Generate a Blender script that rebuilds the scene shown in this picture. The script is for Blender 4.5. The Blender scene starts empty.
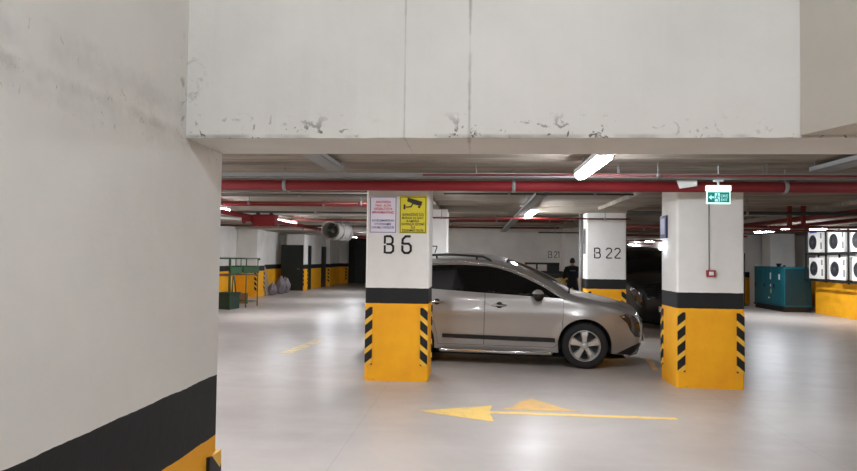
import bpy, bmesh, math, random
from mathutils import Vector, Matrix
from mathutils.geometry import delaunay_2d_cdt
PI = math.pi
sc = bpy.context.scene
COL = sc.collection
R = math.radians
random.seed(7)

# ------------------------------------------------------------------ camera, world, exposure
F_PX = 650.0
cd = bpy.data.cameras.new('camera'); cam = bpy.data.objects.new('camera', cd); COL.objects.link(cam)
cd.sensor_width = 36; cd.lens = F_PX / 857 * 36; cd.clip_start = .05; cd.clip_end = 200
cam.matrix_world = (Matrix.Translation((0, 0, 1.6)) @ Matrix.Rotation(R(4.14), 4, 'Z')
                    @ Matrix.Rotation(PI / 2 + math.atan(22 / F_PX), 4, 'X') @ Matrix.Rotation(R(.71), 4, 'Z'))
sc.camera = cam
w = bpy.data.worlds.new('world'); sc.world = w; w.use_nodes = True
w.node_tree.nodes['Background'].inputs[0].default_value = (.8, .85, .9, 1)
w.node_tree.nodes['Background'].inputs[1].default_value = .0
sc.view_settings.view_transform = 'Standard'; sc.view_settings.look = 'None'
sc.view_settings.exposure = 1.55; sc.view_settings.gamma = 1
LAMP = 44.0          # emission of a hall tube
LAMP_NEAR = 29.0      # emission of the tubes behind the camera

# ------------------------------------------------------------------ materials
def lin(c):
    return tuple(((x / 255) / 12.92 if x / 255 <= .04045 else ((x / 255 + .055) / 1.055) ** 2.4) for x in c) + (1,)
class NT:
    def __init__(s, name):
        s.m = bpy.data.materials.new(name); s.m.use_nodes = True
        s.t = s.m.node_tree; s.b = s.t.nodes['Principled BSDF']
    def n(s, typ, **kw):
        nd = s.t.nodes.new(typ)
        for k, v in kw.items():
            if k.startswith('i_'): nd.inputs[k[2:].replace('_', ' ')].default_value = v
            else: setattr(nd, k, v)
        return nd
    def l(s, a, b): s.t.links.new(a, b)
    def math(s, op, a, b=None, c=None):
        nd = s.n('ShaderNodeMath', operation=op)
        for i, v in enumerate((a, b, c)):
            if v is None: continue
            if isinstance(v, (int, float)): nd.inputs[i].default_value = v
            else: s.l(v, nd.inputs[i])
        return nd.outputs[0]
    def mix(s, f, a, b):
        nd = s.n('ShaderNodeMix', data_type='RGBA')
        for k, v in ((0, f), (6, a), (7, b)):
            if isinstance(v, (int, float)): nd.inputs[k].default_value = v
            elif isinstance(v, tuple): nd.inputs[k].default_value = v
            else: s.l(v, nd.inputs[k])
        return nd.outputs[2]
    def coord(s, which='Object'):
        return s.n('ShaderNodeTexCoord').outputs[which]
    def xyz(s, v):
        nd = s.n('ShaderNodeSeparateXYZ'); s.l(v, nd.inputs[0]); return nd.outputs
    def noise(s, v, scale, detail=4, rough=.6, dist=0):
        nd = s.n('ShaderNodeTexNoise'); nd.inputs['Scale'].default_value = scale
        nd.inputs['Detail'].default_value = detail; nd.inputs['Roughness'].default_value = rough
        nd.inputs['Distortion'].default_value = dist
        s.l(v, nd.inputs['Vector']); return nd.outputs['Fac']
    def ramp(s, f, lo, hi):
        nd = s.n('ShaderNodeMapRange'); nd.inputs[1].default_value = lo; nd.inputs[2].default_value = hi
        s.l(f, nd.inputs[0]); return nd.outputs[0]
    def scalev(s, v, sx, sy, sz):
        nd = s.n('ShaderNodeVectorMath', operation='MULTIPLY'); s.l(v, nd.inputs[0]); nd.inputs[1].default_value = (sx, sy, sz)
        return nd.outputs[0]
    def bump(s, h, strength=.2, dist=.01):
        nd = s.n('ShaderNodeBump'); nd.inputs['Strength'].default_value = strength; nd.inputs['Distance'].default_value = dist
        s.l(h, nd.inputs['Height']); s.l(nd.outputs[0], s.b.inputs['Normal'])

def M(name, rgb, rough=.5, metal=0, var=.06, scale=6, emit=0, bump=0, coat=0):
    s = NT(name); c = lin(rgb)
    s.b.inputs['Roughness'].default_value = rough; s.b.inputs['Metallic'].default_value = metal
    s.b.inputs['Coat Weight'].default_value = coat
    if var:
        f = s.noise(s.coord(), scale)
        d = tuple(x * (1 - var * 2) for x in c[:3]) + (1,); l = tuple(min(1, x * (1 + var)) for x in c[:3]) + (1,)
        s.l(s.mix(f, d, l), s.b.inputs['Base Color'])
        if bump: s.bump(s.noise(s.coord(), scale * 6), bump)
    else: s.b.inputs['Base Color'].default_value = c
    if emit:
        s.b.inputs['Emission Color'].default_value = c; s.b.inputs['Emission Strength'].default_value = emit
    return s.m

WHITE = (230, 228, 223)
def banded(name, seam=None, edge_dirt=None, dirt=.5, lines=(), white=WHITE, corner=None):
    """white plaster above 1.2 m, black 1.0-1.2 m, yellow below, with stains"""
    s = NT(name); v = s.coord(); x, y, z = s.xyz(v)
    wob = s.math('MULTIPLY', s.math('SUBTRACT', s.noise(v, 9, 3), .5), .012)
    zz = s.math('ADD', z, wob)
    wc = lin(white)
    big = s.noise(v, 1.3, 5, .6)
    col = s.mix(s.ramp(big, .35, .7), wc, tuple(a * .86 for a in wc[:3]) + (1,))
    # small pits and scuffs
    pit = s.ramp(s.noise(v, 17, 4, .65, .8), .73, .79)
    pitm = s.math('MULTIPLY', pit, s.ramp(s.noise(v, 2.1, 2), .5, .62))
    col = s.mix(s.math('MULTIPLY', pitm, dirt * 1.6), col, lin((120, 116, 108)))
    def add_line(col, d, wd, amt, sc=6):
        # d: unsigned distance socket
        jag = s.math('ADD', d, s.math('MULTIPLY', s.math('SUBTRACT', s.noise(v, sc * 3, 4, .7), .5), wd * 2.4))
        f = s.ramp(jag, wd, wd * .25)
        f = s.math('MULTIPLY', f, s.ramp(s.noise(v, sc, 3), .38, .6))
        return s.mix(s.math('MULTIPLY', f, amt), col, lin((112, 109, 102)))
    for lx, wd, amt in lines:
        d = s.math('ABSOLUTE', s.math('SUBTRACT', x, lx))
        col = add_line(col, d, wd, amt)
        d2 = s.math('ABSOLUTE', s.math('SUBTRACT', x, lx))
        col = s.mix(s.math('MULTIPLY', s.ramp(d2, .003, .001), .15), col, lin((130, 127, 121)))
    if seam is not None:
        for sz, wd, amt in seam:
            d = s.math('ABSOLUTE', s.math('SUBTRACT', z, sz)); col = add_line(col, d, wd, amt, 7)
            f = s.math('MULTIPLY', s.ramp(d, .09, .01), s.ramp(s.noise(v, 34, 4, .7, 1), .64, .7)); col = s.mix(s.math('MULTIPLY', f, .35), col, lin((104, 102, 96)))
    if edge_dirt is not None:
        e, wd, amt = edge_dirt
        d = s.math('ABSOLUTE', s.math('SUBTRACT', z, e))
        f = s.math('MULTIPLY', s.ramp(d, wd, 0), s.ramp(s.noise(v, 24, 4, .65, 1.2), .6, .63))
        face = s.math('LESS_THAN', y, 1.868); f = s.math('MULTIPLY', f, face)
        f = s.math('MULTIPLY', f, s.ramp(s.noise(v, 2.6, 2), .36, .5))
        col = s.mix(s.math('MULTIPLY', f, amt), col, lin((70, 66, 58)))
        f = s.math('MULTIPLY', s.ramp(d, .012, .004), s.ramp(s.noise(v, 5, 3), .42, .6)); f = s.math('MULTIPLY', f, face)
        col = s.mix(s.math('MULTIPLY', f, amt * .6), col, lin((120, 116, 108)))
    if corner is not None:
        ca, cx, wd, amt = corner
        d = s.math('ABSOLUTE', s.math('SUBTRACT', (x, y)[ca], cx))
        f = s.math('MULTIPLY', s.ramp(d, wd, 0), s.ramp(s.noise(v, 20, 5, .7, 1), .55, .65)); f = s.math('MULTIPLY', f, s.math('MULTIPLY', s.ramp(z, 1.9, 1.96), s.ramp(z, 2.3, 2.1)))
        col = s.mix(s.math('MULTIPLY', f, amt), col, lin((100, 98, 90)))
    yc = s.mix(s.ramp(s.noise(v, 3, 4), .35, .75), lin((250, 180, 14)), lin((238, 162, 14)))
    wear = s.ramp(s.noise(v, 14, 5, .7), .66, .72)
    yc = s.mix(s.math('MULTIPLY', wear, s.ramp(z, .35, .02)), yc, lin((150, 110, 50)))
    bc = s.mix(s.noise(v, 8), lin((10, 11, 12)), lin((22, 23, 24)))
    isw = s.math('GREATER_THAN', zz, 1.2); isb = s.math('GREATER_THAN', zz, 1.0)
    col = s.mix(isw, s.mix(isb, yc, bc), col)
    s.l(col, s.b.inputs['Base Color'])
    s.l(s.math('ADD', s.math('MULTIPLY', isw, .1), .72), s.b.inputs['Roughness'])
    s.bump(s.math('ADD', s.noise(v, 7, 6, .65), s.math('MULTIPLY', pit, -.35)), .35, .012)
    return s.m

def floor_mat():
    s = NT('polished concrete'); v = s.coord(); x, y, z = s.xyz(v)
    a = s.noise(v, .55, 6, .62, .6); b = s.noise(s.scalev(v, .5, 1.6, 1), 1.4, 5, .6)
    c = s.mix(s.ramp(a, .3, .7), lin((184, 176, 169)), lin((164, 156, 150)))
    c = s.mix(s.math('MULTIPLY', s.ramp(b, .5, .75), .4), c, lin((194, 188, 184)))
    c = s.mix(s.math('MULTIPLY', s.ramp(s.noise(v, 21, 4, .7), .62, .75), .25), c, lin((120, 115, 108)))
    # saw-cut joints
    for lx in (-5.05, -1.09, 2.87, 6.83):
        d = s.math('ABSOLUTE', s.math('SUBTRACT', x, lx)); c = s.mix(s.math('MULTIPLY', s.ramp(d, .010, .003), .2), c, lin((105, 98, 92)))
    for ly in (2.6, 7.8, 13.0, 18.2, 23.4, 28.6):
        d = s.math('ABSOLUTE', s.math('SUBTRACT', y, ly)); c = s.mix(s.math('MULTIPLY', s.ramp(d, .012, .004), .25), c, lin((105, 98, 92)))
    s.l(c, s.b.inputs['Base Color'])
    s.l(s.ramp(s.noise(v, 2.2, 6, .7), .15, 1.15), s.b.inputs['Roughness'])
    r = s.n('ShaderNodeMapRange'); s.l(s.noise(v, 2.2, 6, .7), r.inputs[0]); r.inputs[3].default_value = .22; r.inputs[4].default_value = .5
    s.l(r.outputs[0], s.b.inputs['Roughness'])
    s.bump(s.noise(v, 3, 6, .6), .12, .01)
    return s.m

def ceil_mat():
    s = NT('raw ceiling concrete'); v = s.coord(); x, y, z = s.xyz(v)
    a = s.noise(s.scalev(v, .35, 1.6, 1), 1.1, 6, .65, .5)
    c = s.mix(s.ramp(a, .35, .65), lin((158, 149, 136)), lin((116, 106, 95)))
    st = s.ramp(s.noise(s.scalev(v, .5, 3, 1), 1.7, 5, .7), .6, .7)
    c = s.mix(s.math('MULTIPLY', st, .8), c, lin((54, 48, 41)))
    st2 = s.ramp(s.noise(s.scalev(v, .5, 2, 1), .9, 3, .7), .58, .7)
    c = s.mix(s.math('MULTIPLY', st2, .6), c, lin((182, 176, 166)))
    # formwork board joints
    fr = s.math('FRACT', s.math('MULTIPLY', y, 1 / .62)); d = s.math('ABSOLUTE', s.math('SUBTRACT', fr, .5))
    c = s.mix(s.math('MULTIPLY', s.ramp(d, .03, .01), .5), c, lin((70, 64, 57)))
    s.l(c, s.b.inputs['Base Color']); s.b.inputs['Roughness'].default_value = .85
    s.bump(s.noise(v, 5, 6, .7), .5, .03)
    return s.m

def guard_mat():
    s = NT('hazard stripes'); v = s.coord(); x, y, z = s.xyz(v)
    u = s.math('ADD', s.math('ABSOLUTE', x), s.math('ABSOLUTE', y))
    f = s.math('FRACT', s.math('DIVIDE', s.math('SUBTRACT', z, s.math('MULTIPLY', u, .85)), .187))
    c = s.mix(s.math('GREATER_THAN', f, .63), lin((14, 13, 13)), lin((236, 184, 60)))
    s.l(c, s.b.inputs['Base Color']); s.b.inputs['Roughness'].default_value = .6
    return s.m

def paint_line_mat(name, rgb, lo=.42, hi=.62):
    s = NT(name); v = s.coord()
    f = s.ramp(s.noise(v, 6, 6, .7), lo, hi)
    s.l(s.mix(f, lin(rgb), lin((190, 172, 140))), s.b.inputs['Base Color']); s.b.inputs['Roughness'].default_value = .45
    return s.m

mt = dict(
    floor=floor_mat(), ceil=ceil_mat(), column=banded('painted column plaster', dirt=.35),
    wall=banded('painted wall plaster', dirt=.5),
    nearwall=banded('near wall plaster', seam=[(1.955, .02, .22), (2.02, .05, .16), (1.93, .04, .14)], dirt=.5, corner=(1, 1.84, .07, .6)),
    lintel=banded('lintel plaster', edge_dirt=(1.947, .075, .95), lines=[(-.209, .004, .25), (-.021, .006, .5)], dirt=.55, corner=(0, -.84, .05, .5)),
    sidebeam=banded('shade-toned side beam plaster', dirt=.5, edge_dirt=None, white=(208, 203, 193)),  # white darkened towards beige for the weaker light on the beam's side
    darkwall=M('dark grey wall', (52, 54, 54), .7),
    guard=guard_mat(), red=M('red pipe paint', (122, 12, 20), .7, 0, .1, 5), darkred=M('dark red pipe paint', (118, 34, 32), .45, 0, .12, 5),
    galv=M('galvanised steel', (142, 143, 143), .6, .2, .1, 14), greypipe=M('grey conduit', (120, 118, 116), .5, .2),
    black=M('black paint', (24, 25, 26), .5), blackgloss=M('black gloss plastic', (14, 14, 15), .25), rubber=M('tyre rubber', (22, 22, 23), .75, 0, .1, 20),
    lampbody=M('lamp housing', (225, 228, 230), .5, 0, 0), white=M('white sheet', (232, 232, 232), .5, 0, .03),
    stencil=M('black stencil paint', (24, 24, 26), .7, 0, .1, 30),
    signw=M('white sign board', (226, 222, 232), .4, 0, .02), signy=M('yellow sign board', (222, 208, 34), .4, 0, .03),
    tred=M('red sign lettering', (206, 60, 84), .5, 0, 0), tblue=M('blue sign lettering', (56, 60, 140), .5, 0, 0),
    tdark=M('dark sign lettering', (44, 40, 22), .5, 0, 0), frameb=M('sign border', (70, 72, 110), .5, 0, 0), framey=M('dark sign border', (60, 66, 30), .5, 0, 0),
    blue=M('blue sign frame', (40, 44, 84), .5, 0, 0), picture=M('pale blue sign face', (150, 152, 186), .5, 0, .05),
    teal=M('teal enclosure paint', (16, 96, 108), .4, 0, .08, 3, bump=.05), teal_shade=M('shade-darkened teal paint', (10, 52, 58), .5, 0, .08, 4),  # second teal is the same paint, darkened for the shaded end face
    acwhite=M('air conditioner casing', (222, 220, 214), .45, 0, .04), acgrille=M('dark fan grille', (34, 34, 38), .5, 0, .1, 20),
    grillewire=M('fan grille wire', (62, 62, 66), .5, 0, 0),
    fanshell=M('jet fan shell', (158, 154, 148), .55, 0, .06, 8),
    green=M('green painted steel', (38, 82, 48), .45, 0, .12, 8), greendark=M('dark green sheet', (30, 52, 38), .5, 0, .12, 5),
    doorblack=M('black green door panel', (24, 34, 32), .45, 0, .15, 2),
    sack=M('grey plastic sack', (132, 124, 128), .6, 0, .12, 7, bump=.4), orange=M('orange hose', (206, 96, 30), .5), board=M('plywood sheet', (166, 146, 128), .7, 0, .15, 4),
    carton=M('cardboard', (128, 92, 60), .8, 0, .1, 5), yellow=M('yellow plastic', (206, 180, 110), .5, 0, .05),
    cloth=M('dark navy work clothing', (26, 28, 34), .85, 0, .12, 14, bump=.2), skin=M('skin', (168, 122, 96), .6, 0, .05), hair=M('dark hair', (20, 17, 15), .7), grey=M('grey reflective tape', (108, 112, 116), .5),
    callred=M('red plastic', (150, 40, 44), .45, 0, 0),
    arrow=paint_line_mat('worn yellow floor paint', (240, 202, 116), .5, .75), arrow2=paint_line_mat('worn orange floor paint', (240, 186, 96), .3, .75),
    mark=paint_line_mat('faded yellow floor paint', (236, 214, 150), .3, .6),
    silver=M('silver car paint', (162, 159, 156), .34, .5, .03, 3, coat=.6), carblack=M('black car paint', (9, 10, 12), .4, .1, 0, coat=.5),
    glass=M('dark tinted glass', (9, 11, 12), .05, 0, 0), chrome=M('chrome trim', (214, 214, 214), .16, 1, 0), alloy=M('silver alloy', (200, 200, 198), .3, .7, .03),
    lamp_glass=M('smoked headlamp glass', (34, 35, 38), .08, 0, 0, coat=1), trim=M('black trim plastic', (20, 20, 21), .5), plate=M('number plate', (220, 220, 215), .4, 0, 0),
    amber=M('amber lens', (190, 150, 120), .2, 0, 0), redlens=M('red lens', (120, 12, 14), .15, 0, 0),
)
def emis(name, rgb, st):
    s = NT(name); s.b.inputs['Base Color'].default_value = lin(rgb); s.b.inputs['Emission Color'].default_value = lin(rgb)
    s.b.inputs['Emission Strength'].default_value = st; return s.m
mt['tube'] = emis('lit tube diffuser', (244, 248, 255), LAMP)
mt['tube_near'] = emis('lit tube diffuser above the entrance', (240, 247, 255), LAMP_NEAR)
mt['exit_white'] = emis('lit exit lamp housing', (214, 255, 240), .42)
mt['exit_green'] = emis('lit green exit panel', (10, 120, 112), .12)
mt['exit_mark'] = emis('lit exit pictogram', (170, 240, 240), .22)
mt['small_lit'] = emis('small lit lamp', (236, 240, 255), 2.2)

# ------------------------------------------------------------------ mesh helpers
def bx(bm, x0, x1, y0, y1, z0, z1, bev=0, mi=0):
    vs = [bm.verts.new(p) for p in ((x0, y0, z0), (x1, y0, z0), (x1, y1, z0), (x0, y1, z0), (x0, y0, z1), (x1, y0, z1), (x1, y1, z1), (x0, y1, z1))]
    fs = [bm.faces.new([vs[i] for i in q]) for q in ((0, 3, 2, 1), (4, 5, 6, 7), (0, 1, 5, 4), (1, 2, 6, 5), (2, 3, 7, 6), (3, 0, 4, 7))]
    for f in fs: f.material_index = mi
    if bev:
        es = list({e for f in fs for e in f.edges})
        bmesh.ops.bevel(bm, geom=es, offset=bev, segments=2, affect='EDGES', profile=.7)
    return vs
def tube(bm, pts, r, seg=10, cap=True, mi=0):
    pts = [Vector(p) for p in pts]; rings = []
    rr = r if isinstance(r, (list, tuple)) else [r] * len(pts)
    up = None
    for i, p in enumerate(pts):
        if i == 0: t = pts[1] - p
        elif i == len(pts) - 1: t = p - pts[i - 1]
        else: t = (pts[i + 1] - p).normalized() + (p - pts[i - 1]).normalized()
        t.normalize()
        if up is None: up = Vector((0, 0, 1)) if abs(t.z) < .9 else Vector((1, 0, 0))
        a = t.cross(up).normalized(); b = a.cross(t).normalized(); up = b
        rings.append([bm.verts.new(p + (a * math.cos(2 * PI * k / seg) + b * math.sin(2 * PI * k / seg)) * rr[i]) for k in range(seg)])
    for i in range(len(rings) - 1):
        for k in range(seg):
            f = bm.faces.new((rings[i][k], rings[i][(k + 1) % seg], rings[i + 1][(k + 1) % seg], rings[i + 1][k])); f.smooth = True; f.material_index = mi
    if cap:
        bm.faces.new(rings[0][::-1]).material_index = mi; bm.faces.new(rings[-1]).material_index = mi
def lathe(bm, prof, axis='Y', seg=32, c=(0, 0, 0), closed=False):
    """prof: list of (radius, along)"""
    c = Vector(c); rings = []
    for r, h in prof:
        ring = []
        for k in range(seg):
            a = 2 * PI * k / seg; u, v = math.cos(a) * r, math.sin(a) * r
            p = {'Y': (u, h, v), 'X': (h, u, v), 'Z': (u, v, h)}[axis]
            ring.append(bm.verts.new(c + Vector(p)))
        rings.append(ring)
    n = len(rings)
    for i in range(n if closed else n - 1):
        for k in range(seg):
            f = bm.faces.new((rings[i][k], rings[i][(k + 1) % seg], rings[(i + 1) % n][(k + 1) % seg], rings[(i + 1) % n][k])); f.smooth = True
    return rings
def prism(bm, poly, z0, z1, mi=0):
    b = [bm.verts.new((p[0], p[1], z0)) for p in poly]; t = [bm.verts.new((p[0], p[1], z1)) for p in poly]; n = len(poly)
    bm.faces.new(b[::-1]).material_index = mi; bm.faces.new(t).material_index = mi
    for i in range(n): bm.faces.new((b[i], b[(i + 1) % n], t[(i + 1) % n], t[i])).material_index = mi
def vprism(bm, poly, y0, y1):
    """polygon in the x/z plane extruded along y"""
    b = [bm.verts.new((p[0], y0, p[1])) for p in poly]; t = [bm.verts.new((p[0], y1, p[1])) for p in poly]; n = len(poly)
    bm.faces.new(b); bm.faces.new(t[::-1])
    for i in range(n): bm.faces.new((b[(i + 1) % n], b[i], t[i], t[(i + 1) % n]))
def stroke(bm, pts, wd, y0, y1):
    for (x0, z0), (x1, z1) in zip(pts, pts[1:]):
        d = Vector((x1 - x0, z1 - z0)); L = d.length; d /= L; n = Vector((-d.y, d.x)) * wd / 2; e = d * wd * .3
        a = Vector((x0, z0)) - e; b = Vector((x1, z1)) + e
        vprism(bm, [a + n, a - n, b - n, b + n][::-1], y0, y1)
SPLIT = {'suspension', 'flange', 'foot', 'mounting_bracket', 'side_label', 'label_plate', 'hanger', 'post', 'brace', 'bracket_post', 'side_board'}
def obj(name, bm, m, parent=None, loc=(0, 0, 0), rotz=0, recalc=True, smooth=False):
    if name in SPLIT and parent is not None:      # one object for each separate piece
        bm.verts.index_update(); seen = set(); isl = []
        for v in bm.verts:
            if v in seen: continue
            st = [v]; seen.add(v); cur = []
            while st:
                q = st.pop(); cur.append(q)
                for e in q.link_edges:
                    o_ = e.other_vert(q)
                    if o_ not in seen: seen.add(o_); st.append(o_)
            lo = [min(q.co[i] for q in cur) - .004 for i in range(3)]; hi = [max(q.co[i] for q in cur) + .004 for i in range(3)]
            isl.append([set(cur), lo, hi])
        done = False
        while not done:
            done = True
            for i in range(len(isl)):
                for j in range(i + 1, len(isl)):
                    A, B = isl[i], isl[j]
                    if all(A[1][k] <= B[2][k] and B[1][k] <= A[2][k] for k in range(3)):
                        A[0] |= B[0]; A[1] = [min(a, b) for a, b in zip(A[1], B[1])]; A[2] = [max(a, b) for a, b in zip(A[2], B[2])]; isl.pop(j); done = False; break
                if not done: break
        if len(isl) > 1:
            ids = [set(q.index for q in g[0]) for g in isl]; last = None
            for g in ids:
                b2 = bm.copy(); b2.verts.ensure_lookup_table()
                bmesh.ops.delete(b2, geom=[q for q in b2.verts if q.index not in g], context='VERTS')
                last = obj_one(name, b2, m, parent, loc, rotz, recalc, smooth)
            bm.free(); return last
    return obj_one(name, bm, m, parent, loc, rotz, recalc, smooth)
def obj_one(name, bm, m, parent=None, loc=(0, 0, 0), rotz=0, recalc=True, smooth=False):
    if recalc: bmesh.ops.recalc_face_normals(bm, faces=bm.faces)
    me = bpy.data.meshes.new(name); bm.to_mesh(me); bm.free()
    for x in (m if isinstance(m, (list, tuple)) else [m]): me.materials.append(mt[x] if isinstance(x, str) else x)
    if smooth:
        for p in me.polygons: p.use_smooth = True
    o = bpy.data.objects.new(name, me); COL.objects.link(o); o.location = loc; o.rotation_euler[2] = rotz
    if parent: o.parent = parent
    return o
def tag(o, label, cat, group=None, kind=None):
    o['label'] = label; o['category'] = cat
    if group: o['group'] = group
    if kind: o['kind'] = kind
    return o
def thing(name, label, cat, loc=(0, 0, 0), rotz=0, group=None):
    o = bpy.data.objects.new(name, None); COL.objects.link(o); o.location = loc; o.rotation_euler[2] = rotz
    o.empty_display_size = .1
    return tag(o, label, cat, group)
def struct(name, bm, m, **kw):
    o = obj(name, bm, m, **kw); o['kind'] = 'structure'; return o
def dup(root, loc, label, rotz=None):
    def cp(o, par):
        c = o.copy(); COL.objects.link(c); c.parent = par
        for ch in kids(o): cp(ch, c)
        return c
    r = cp(root, None); r.location = loc; r['label'] = label
    if rotz is not None: r.rotation_euler[2] = rotz
    return r
def kids(o): return [c for c in list(COL.objects) if c.parent == o]
def NB(): return bmesh.new()
def text_bm(lines, m4=None, depth=.002):
    """lines: (text, x centre, z baseline, height, max width) lying in the x/z plane facing -y"""
    bm = NB(); dg = bpy.context.evaluated_depsgraph_get()
    for t, xc, z, h, mw in lines:
        cu = bpy.data.curves.new('t', 'FONT'); cu.body = t; cu.size = h / .7; cu.align_x = 'CENTER'; cu.extrude = 0; cu.resolution_u = 2; cu.offset = h * .02
        o = bpy.data.objects.new('t', cu); COL.objects.link(o); dg.update()
        bpy.context.view_layer.update(); dg = bpy.context.evaluated_depsgraph_get()
        me = bpy.data.meshes.new_from_object(o.evaluated_get(dg))
        xs = [v.co.x for v in me.vertices]; wd = max(xs) - min(xs); cx = (max(xs) + min(xs)) / 2; k = min(1, mw / wd) if mw else 1
        me.transform(Matrix(((k, 0, 0, xc - cx * k), (0, 0, -1, -depth), (0, 1, 0, z), (0, 0, 0, 1))))
        bm.from_mesh(me); bpy.data.objects.remove(o); bpy.data.meshes.remove(me); bpy.data.curves.remove(cu)
    return bm

# ------------------------------------------------------------------ structure
CZ = 2.68
bm = NB(); bx(bm, -9.6, 13.6, -3.6, 42, -.2, 0); struct('floor', bm, 'floor')
bm = NB(); bx(bm, -9.6, 13.6, 2.15, 42, CZ, CZ + .3); struct('ceiling', bm, 'ceil')
for i, (y0, y1, zb) in enumerate(((8.36, 9.14, 2.575), (13.5, 14.2, 2.56), (18.7, 19.3, 2.6), (24.5, 25.1, 2.6), (30, 30.6, 2.6))):
    bm = NB(); bx(bm, -9.5, 13.5, y0, y1, zb, CZ); struct('trim_%d' % (i + 3), bm, 'ceil')
for i, x0 in enumerate((-1.35, 2.5, 6.5)):
    bm = NB(); bx(bm, x0, x0 + .6, 9.1, 36, 2.605, CZ); struct('trim_%d' % (i + 8), bm, 'ceil')
bm = NB(); bx(bm, -1.3, 4.9, -3.5, 2.15, 3.3, 3.5); struct('trim_1', bm, 'ceil')
# near wall on the left, ending at the opening
bm = NB(); bx(bm, -1.25, -.86, -3.5, 2.15, 0, 3.35); bmesh.ops.bevel(bm, geom=[e for e in bm.edges if all(v.co.x > -.9 and v.co.y > 2 for v in e.verts)], offset=.012, segments=3, affect='EDGES')
struct('wall_left', bm, 'nearwall')
# lintel over the opening
bm = NB(); bx(bm, -.86, 4.6, 1.86, 2.15, 1.945, 3.35)
bmesh.ops.subdivide_edges(bm, edges=[e for e in bm.edges if abs(e.verts[0].co.x - e.verts[1].co.x) > 1], cuts=160)
for v in bm.verts:
    if v.co.z < 2 and v.co.y < 1.9:
        v.co.z += random.uniform(-.0008, .0015); v.co.y += random.uniform(0, .004)
struct('wall_lintel', bm, 'lintel')
# oblique beam that runs from the lintel towards the camera
a = Vector((.896, 1.86)); d = Vector((.87 - .76, -.13)).normalized(); d = Vector((.33, -.944)); n = Vector((-d.y, d.x)); n = Vector((.944, .33))
bm = NB(); p = [a, a + d * 5, a + d * 5 + n * .5, a + n * .5]
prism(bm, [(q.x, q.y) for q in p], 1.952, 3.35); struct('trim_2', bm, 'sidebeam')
bm = NB(); bx(bm, 4.6, 4.9, -3.5, 2.15, 0, 3.35); struct('wall_right', bm, 'wall')
bm = NB(); bx(bm, -1.25, 4.9, -3.8, -3.5, 0, 3.35); struct('wall_rear', bm, 'wall')
bm = NB(); bx(bm, -9.5, -1.25, 1.86, 2.15, 0, CZ); bx(bm, 4.9, 11.2, 1.86, 2.15, 0, CZ); struct('wall_front', bm, 'wall')
# hall side and back walls
bm = NB(); bx(bm, -9.5, -9.2, 2.15, 30.2, 0, CZ); bx(bm, -9.5, -7.95, 30.2, 39, 0, CZ); struct('wall_side', bm, 'wall')
bm = NB(); bx(bm, -9.5, 9.3, 39, 39.3, 0, CZ); struct('wall_far', bm, 'darkwall')
bm = NB(); bx(bm, -.95, 3.6, 22, 22.3, 0, CZ); struct('wall_back', bm, 'wall')
bm = NB(); bx(bm, 10.7, 11.1, 2.15, 21.35, 0, CZ); bx(bm, 11.1, 13.2, 21.05, 21.35, 0, CZ); bx(bm, 13.2, 13.5, 21.05, 26, 0, CZ); bx(bm, 9.3, 13.2, 25.6, 25.9, 0, CZ); bx(bm, 9.0, 9.3, 25.6, 39.3, 0, CZ)
struct('wall_plant', bm, 'wall')
# dark gate at the far end of the lane and dark recesses in the side wall
bm = NB(); bx(bm, -7.3, -1.5, 38.9, 38.98, 0, 2.35)
for k in range(7): bx(bm, -7.3 + k * .95, -7.22 + k * .95, 38.84, 38.9, 0, 2.35)
g = obj('steel_gate', bm, 'doorblack'); tag(g, 'black steel gate closing the far end of the left lane', 'gate')

# ------------------------------------------------------------------ columns
GL = {'-': 0}
def guard_bm(sx, sy):
    """angle strip around a corner"""
    bm = NB(); W_ = .085; T = .012
    poly = [(-T, -T), (W_, -T), (W_, 0), (0, 0), (0, W_), (-T, W_)]
    poly = [(p[0] * sx, p[1] * sy) for p in poly]
    if sx * sy < 0: poly = poly[::-1]
    prism(bm, poly, 0, .745); return bm
def strip_bm(gx, gy):
    """flat striped strip next to a corner: on the front face in front, on the side face at the back"""
    bm = NB(); T = .014; x = -gx; y = -gy
    if gy < 0: bx(bm, min(.004 * x, .098 * x), max(.004 * x, .098 * x), -T, 0, 0, .745, .003)
    else: bx(bm, min(0, gx * T), max(0, gx * T), min(.004 * y, .098 * y), max(.004 * y, .098 * y), 0, .745, .003)
    return bm
def column(x0, x1, y0, y1, label, z1=CZ - .01, guards=((-1, -1), (1, -1), (-1, 1), (1, 1)), name='concrete_column', group='banded columns of the garage'):
    t = thing(name, label, 'column', (x0, y0, 0), 0, group)
    W_, D_ = x1 - x0, y1 - y0; c = .02
    bm = NB(); prism(bm, [(c, 0), (W_ - c, 0), (W_, c), (W_, D_ - c), (W_ - c, D_), (c, D_), (0, D_ - c), (0, c)], 0, z1)
    obj('shaft', bm, 'column', t)
    for gx, gy in guards:
        obj('corner_guard', strip_bm(gx, gy), 'guard', t, ((0 if gx < 0 else W_), (0 if gy < 0 else D_), .205))
    return t
colB6 = column(-1.42, -.60, 8.385, 9.08, 'column painted B 6 with two signs, in front of the silver car', 2.575)
colR = column(2.545, 3.37, 8.432, 9.12, 'column under the green exit sign, without a number', 2.575)
col7 = column(-1.43, -.58, 13.4, 14.1, 'column with the digit 7 behind the roof of the silver car', 2.6)
col22 = column(2.275, 3.08, 13.55, 14.25, 'column painted B 22 behind the bonnet of the silver car', 2.6)
colE = column(2.86, 3.66, 21.15, 21.95, 'pale column beside the B 21 wall, behind the standing person', 2.6)
colL1 = column(-9.19, -8.37, 24.5, 25.4, 'column on the left behind the green metal platform', 2.6, guards=((1, -1), (1, 1)))
colL2 = column(-8.72, -7.87, 29.55, 30.2, 'column behind the black door panel on the left', 2.6, guards=((1, -1), (1, 1)))
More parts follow.
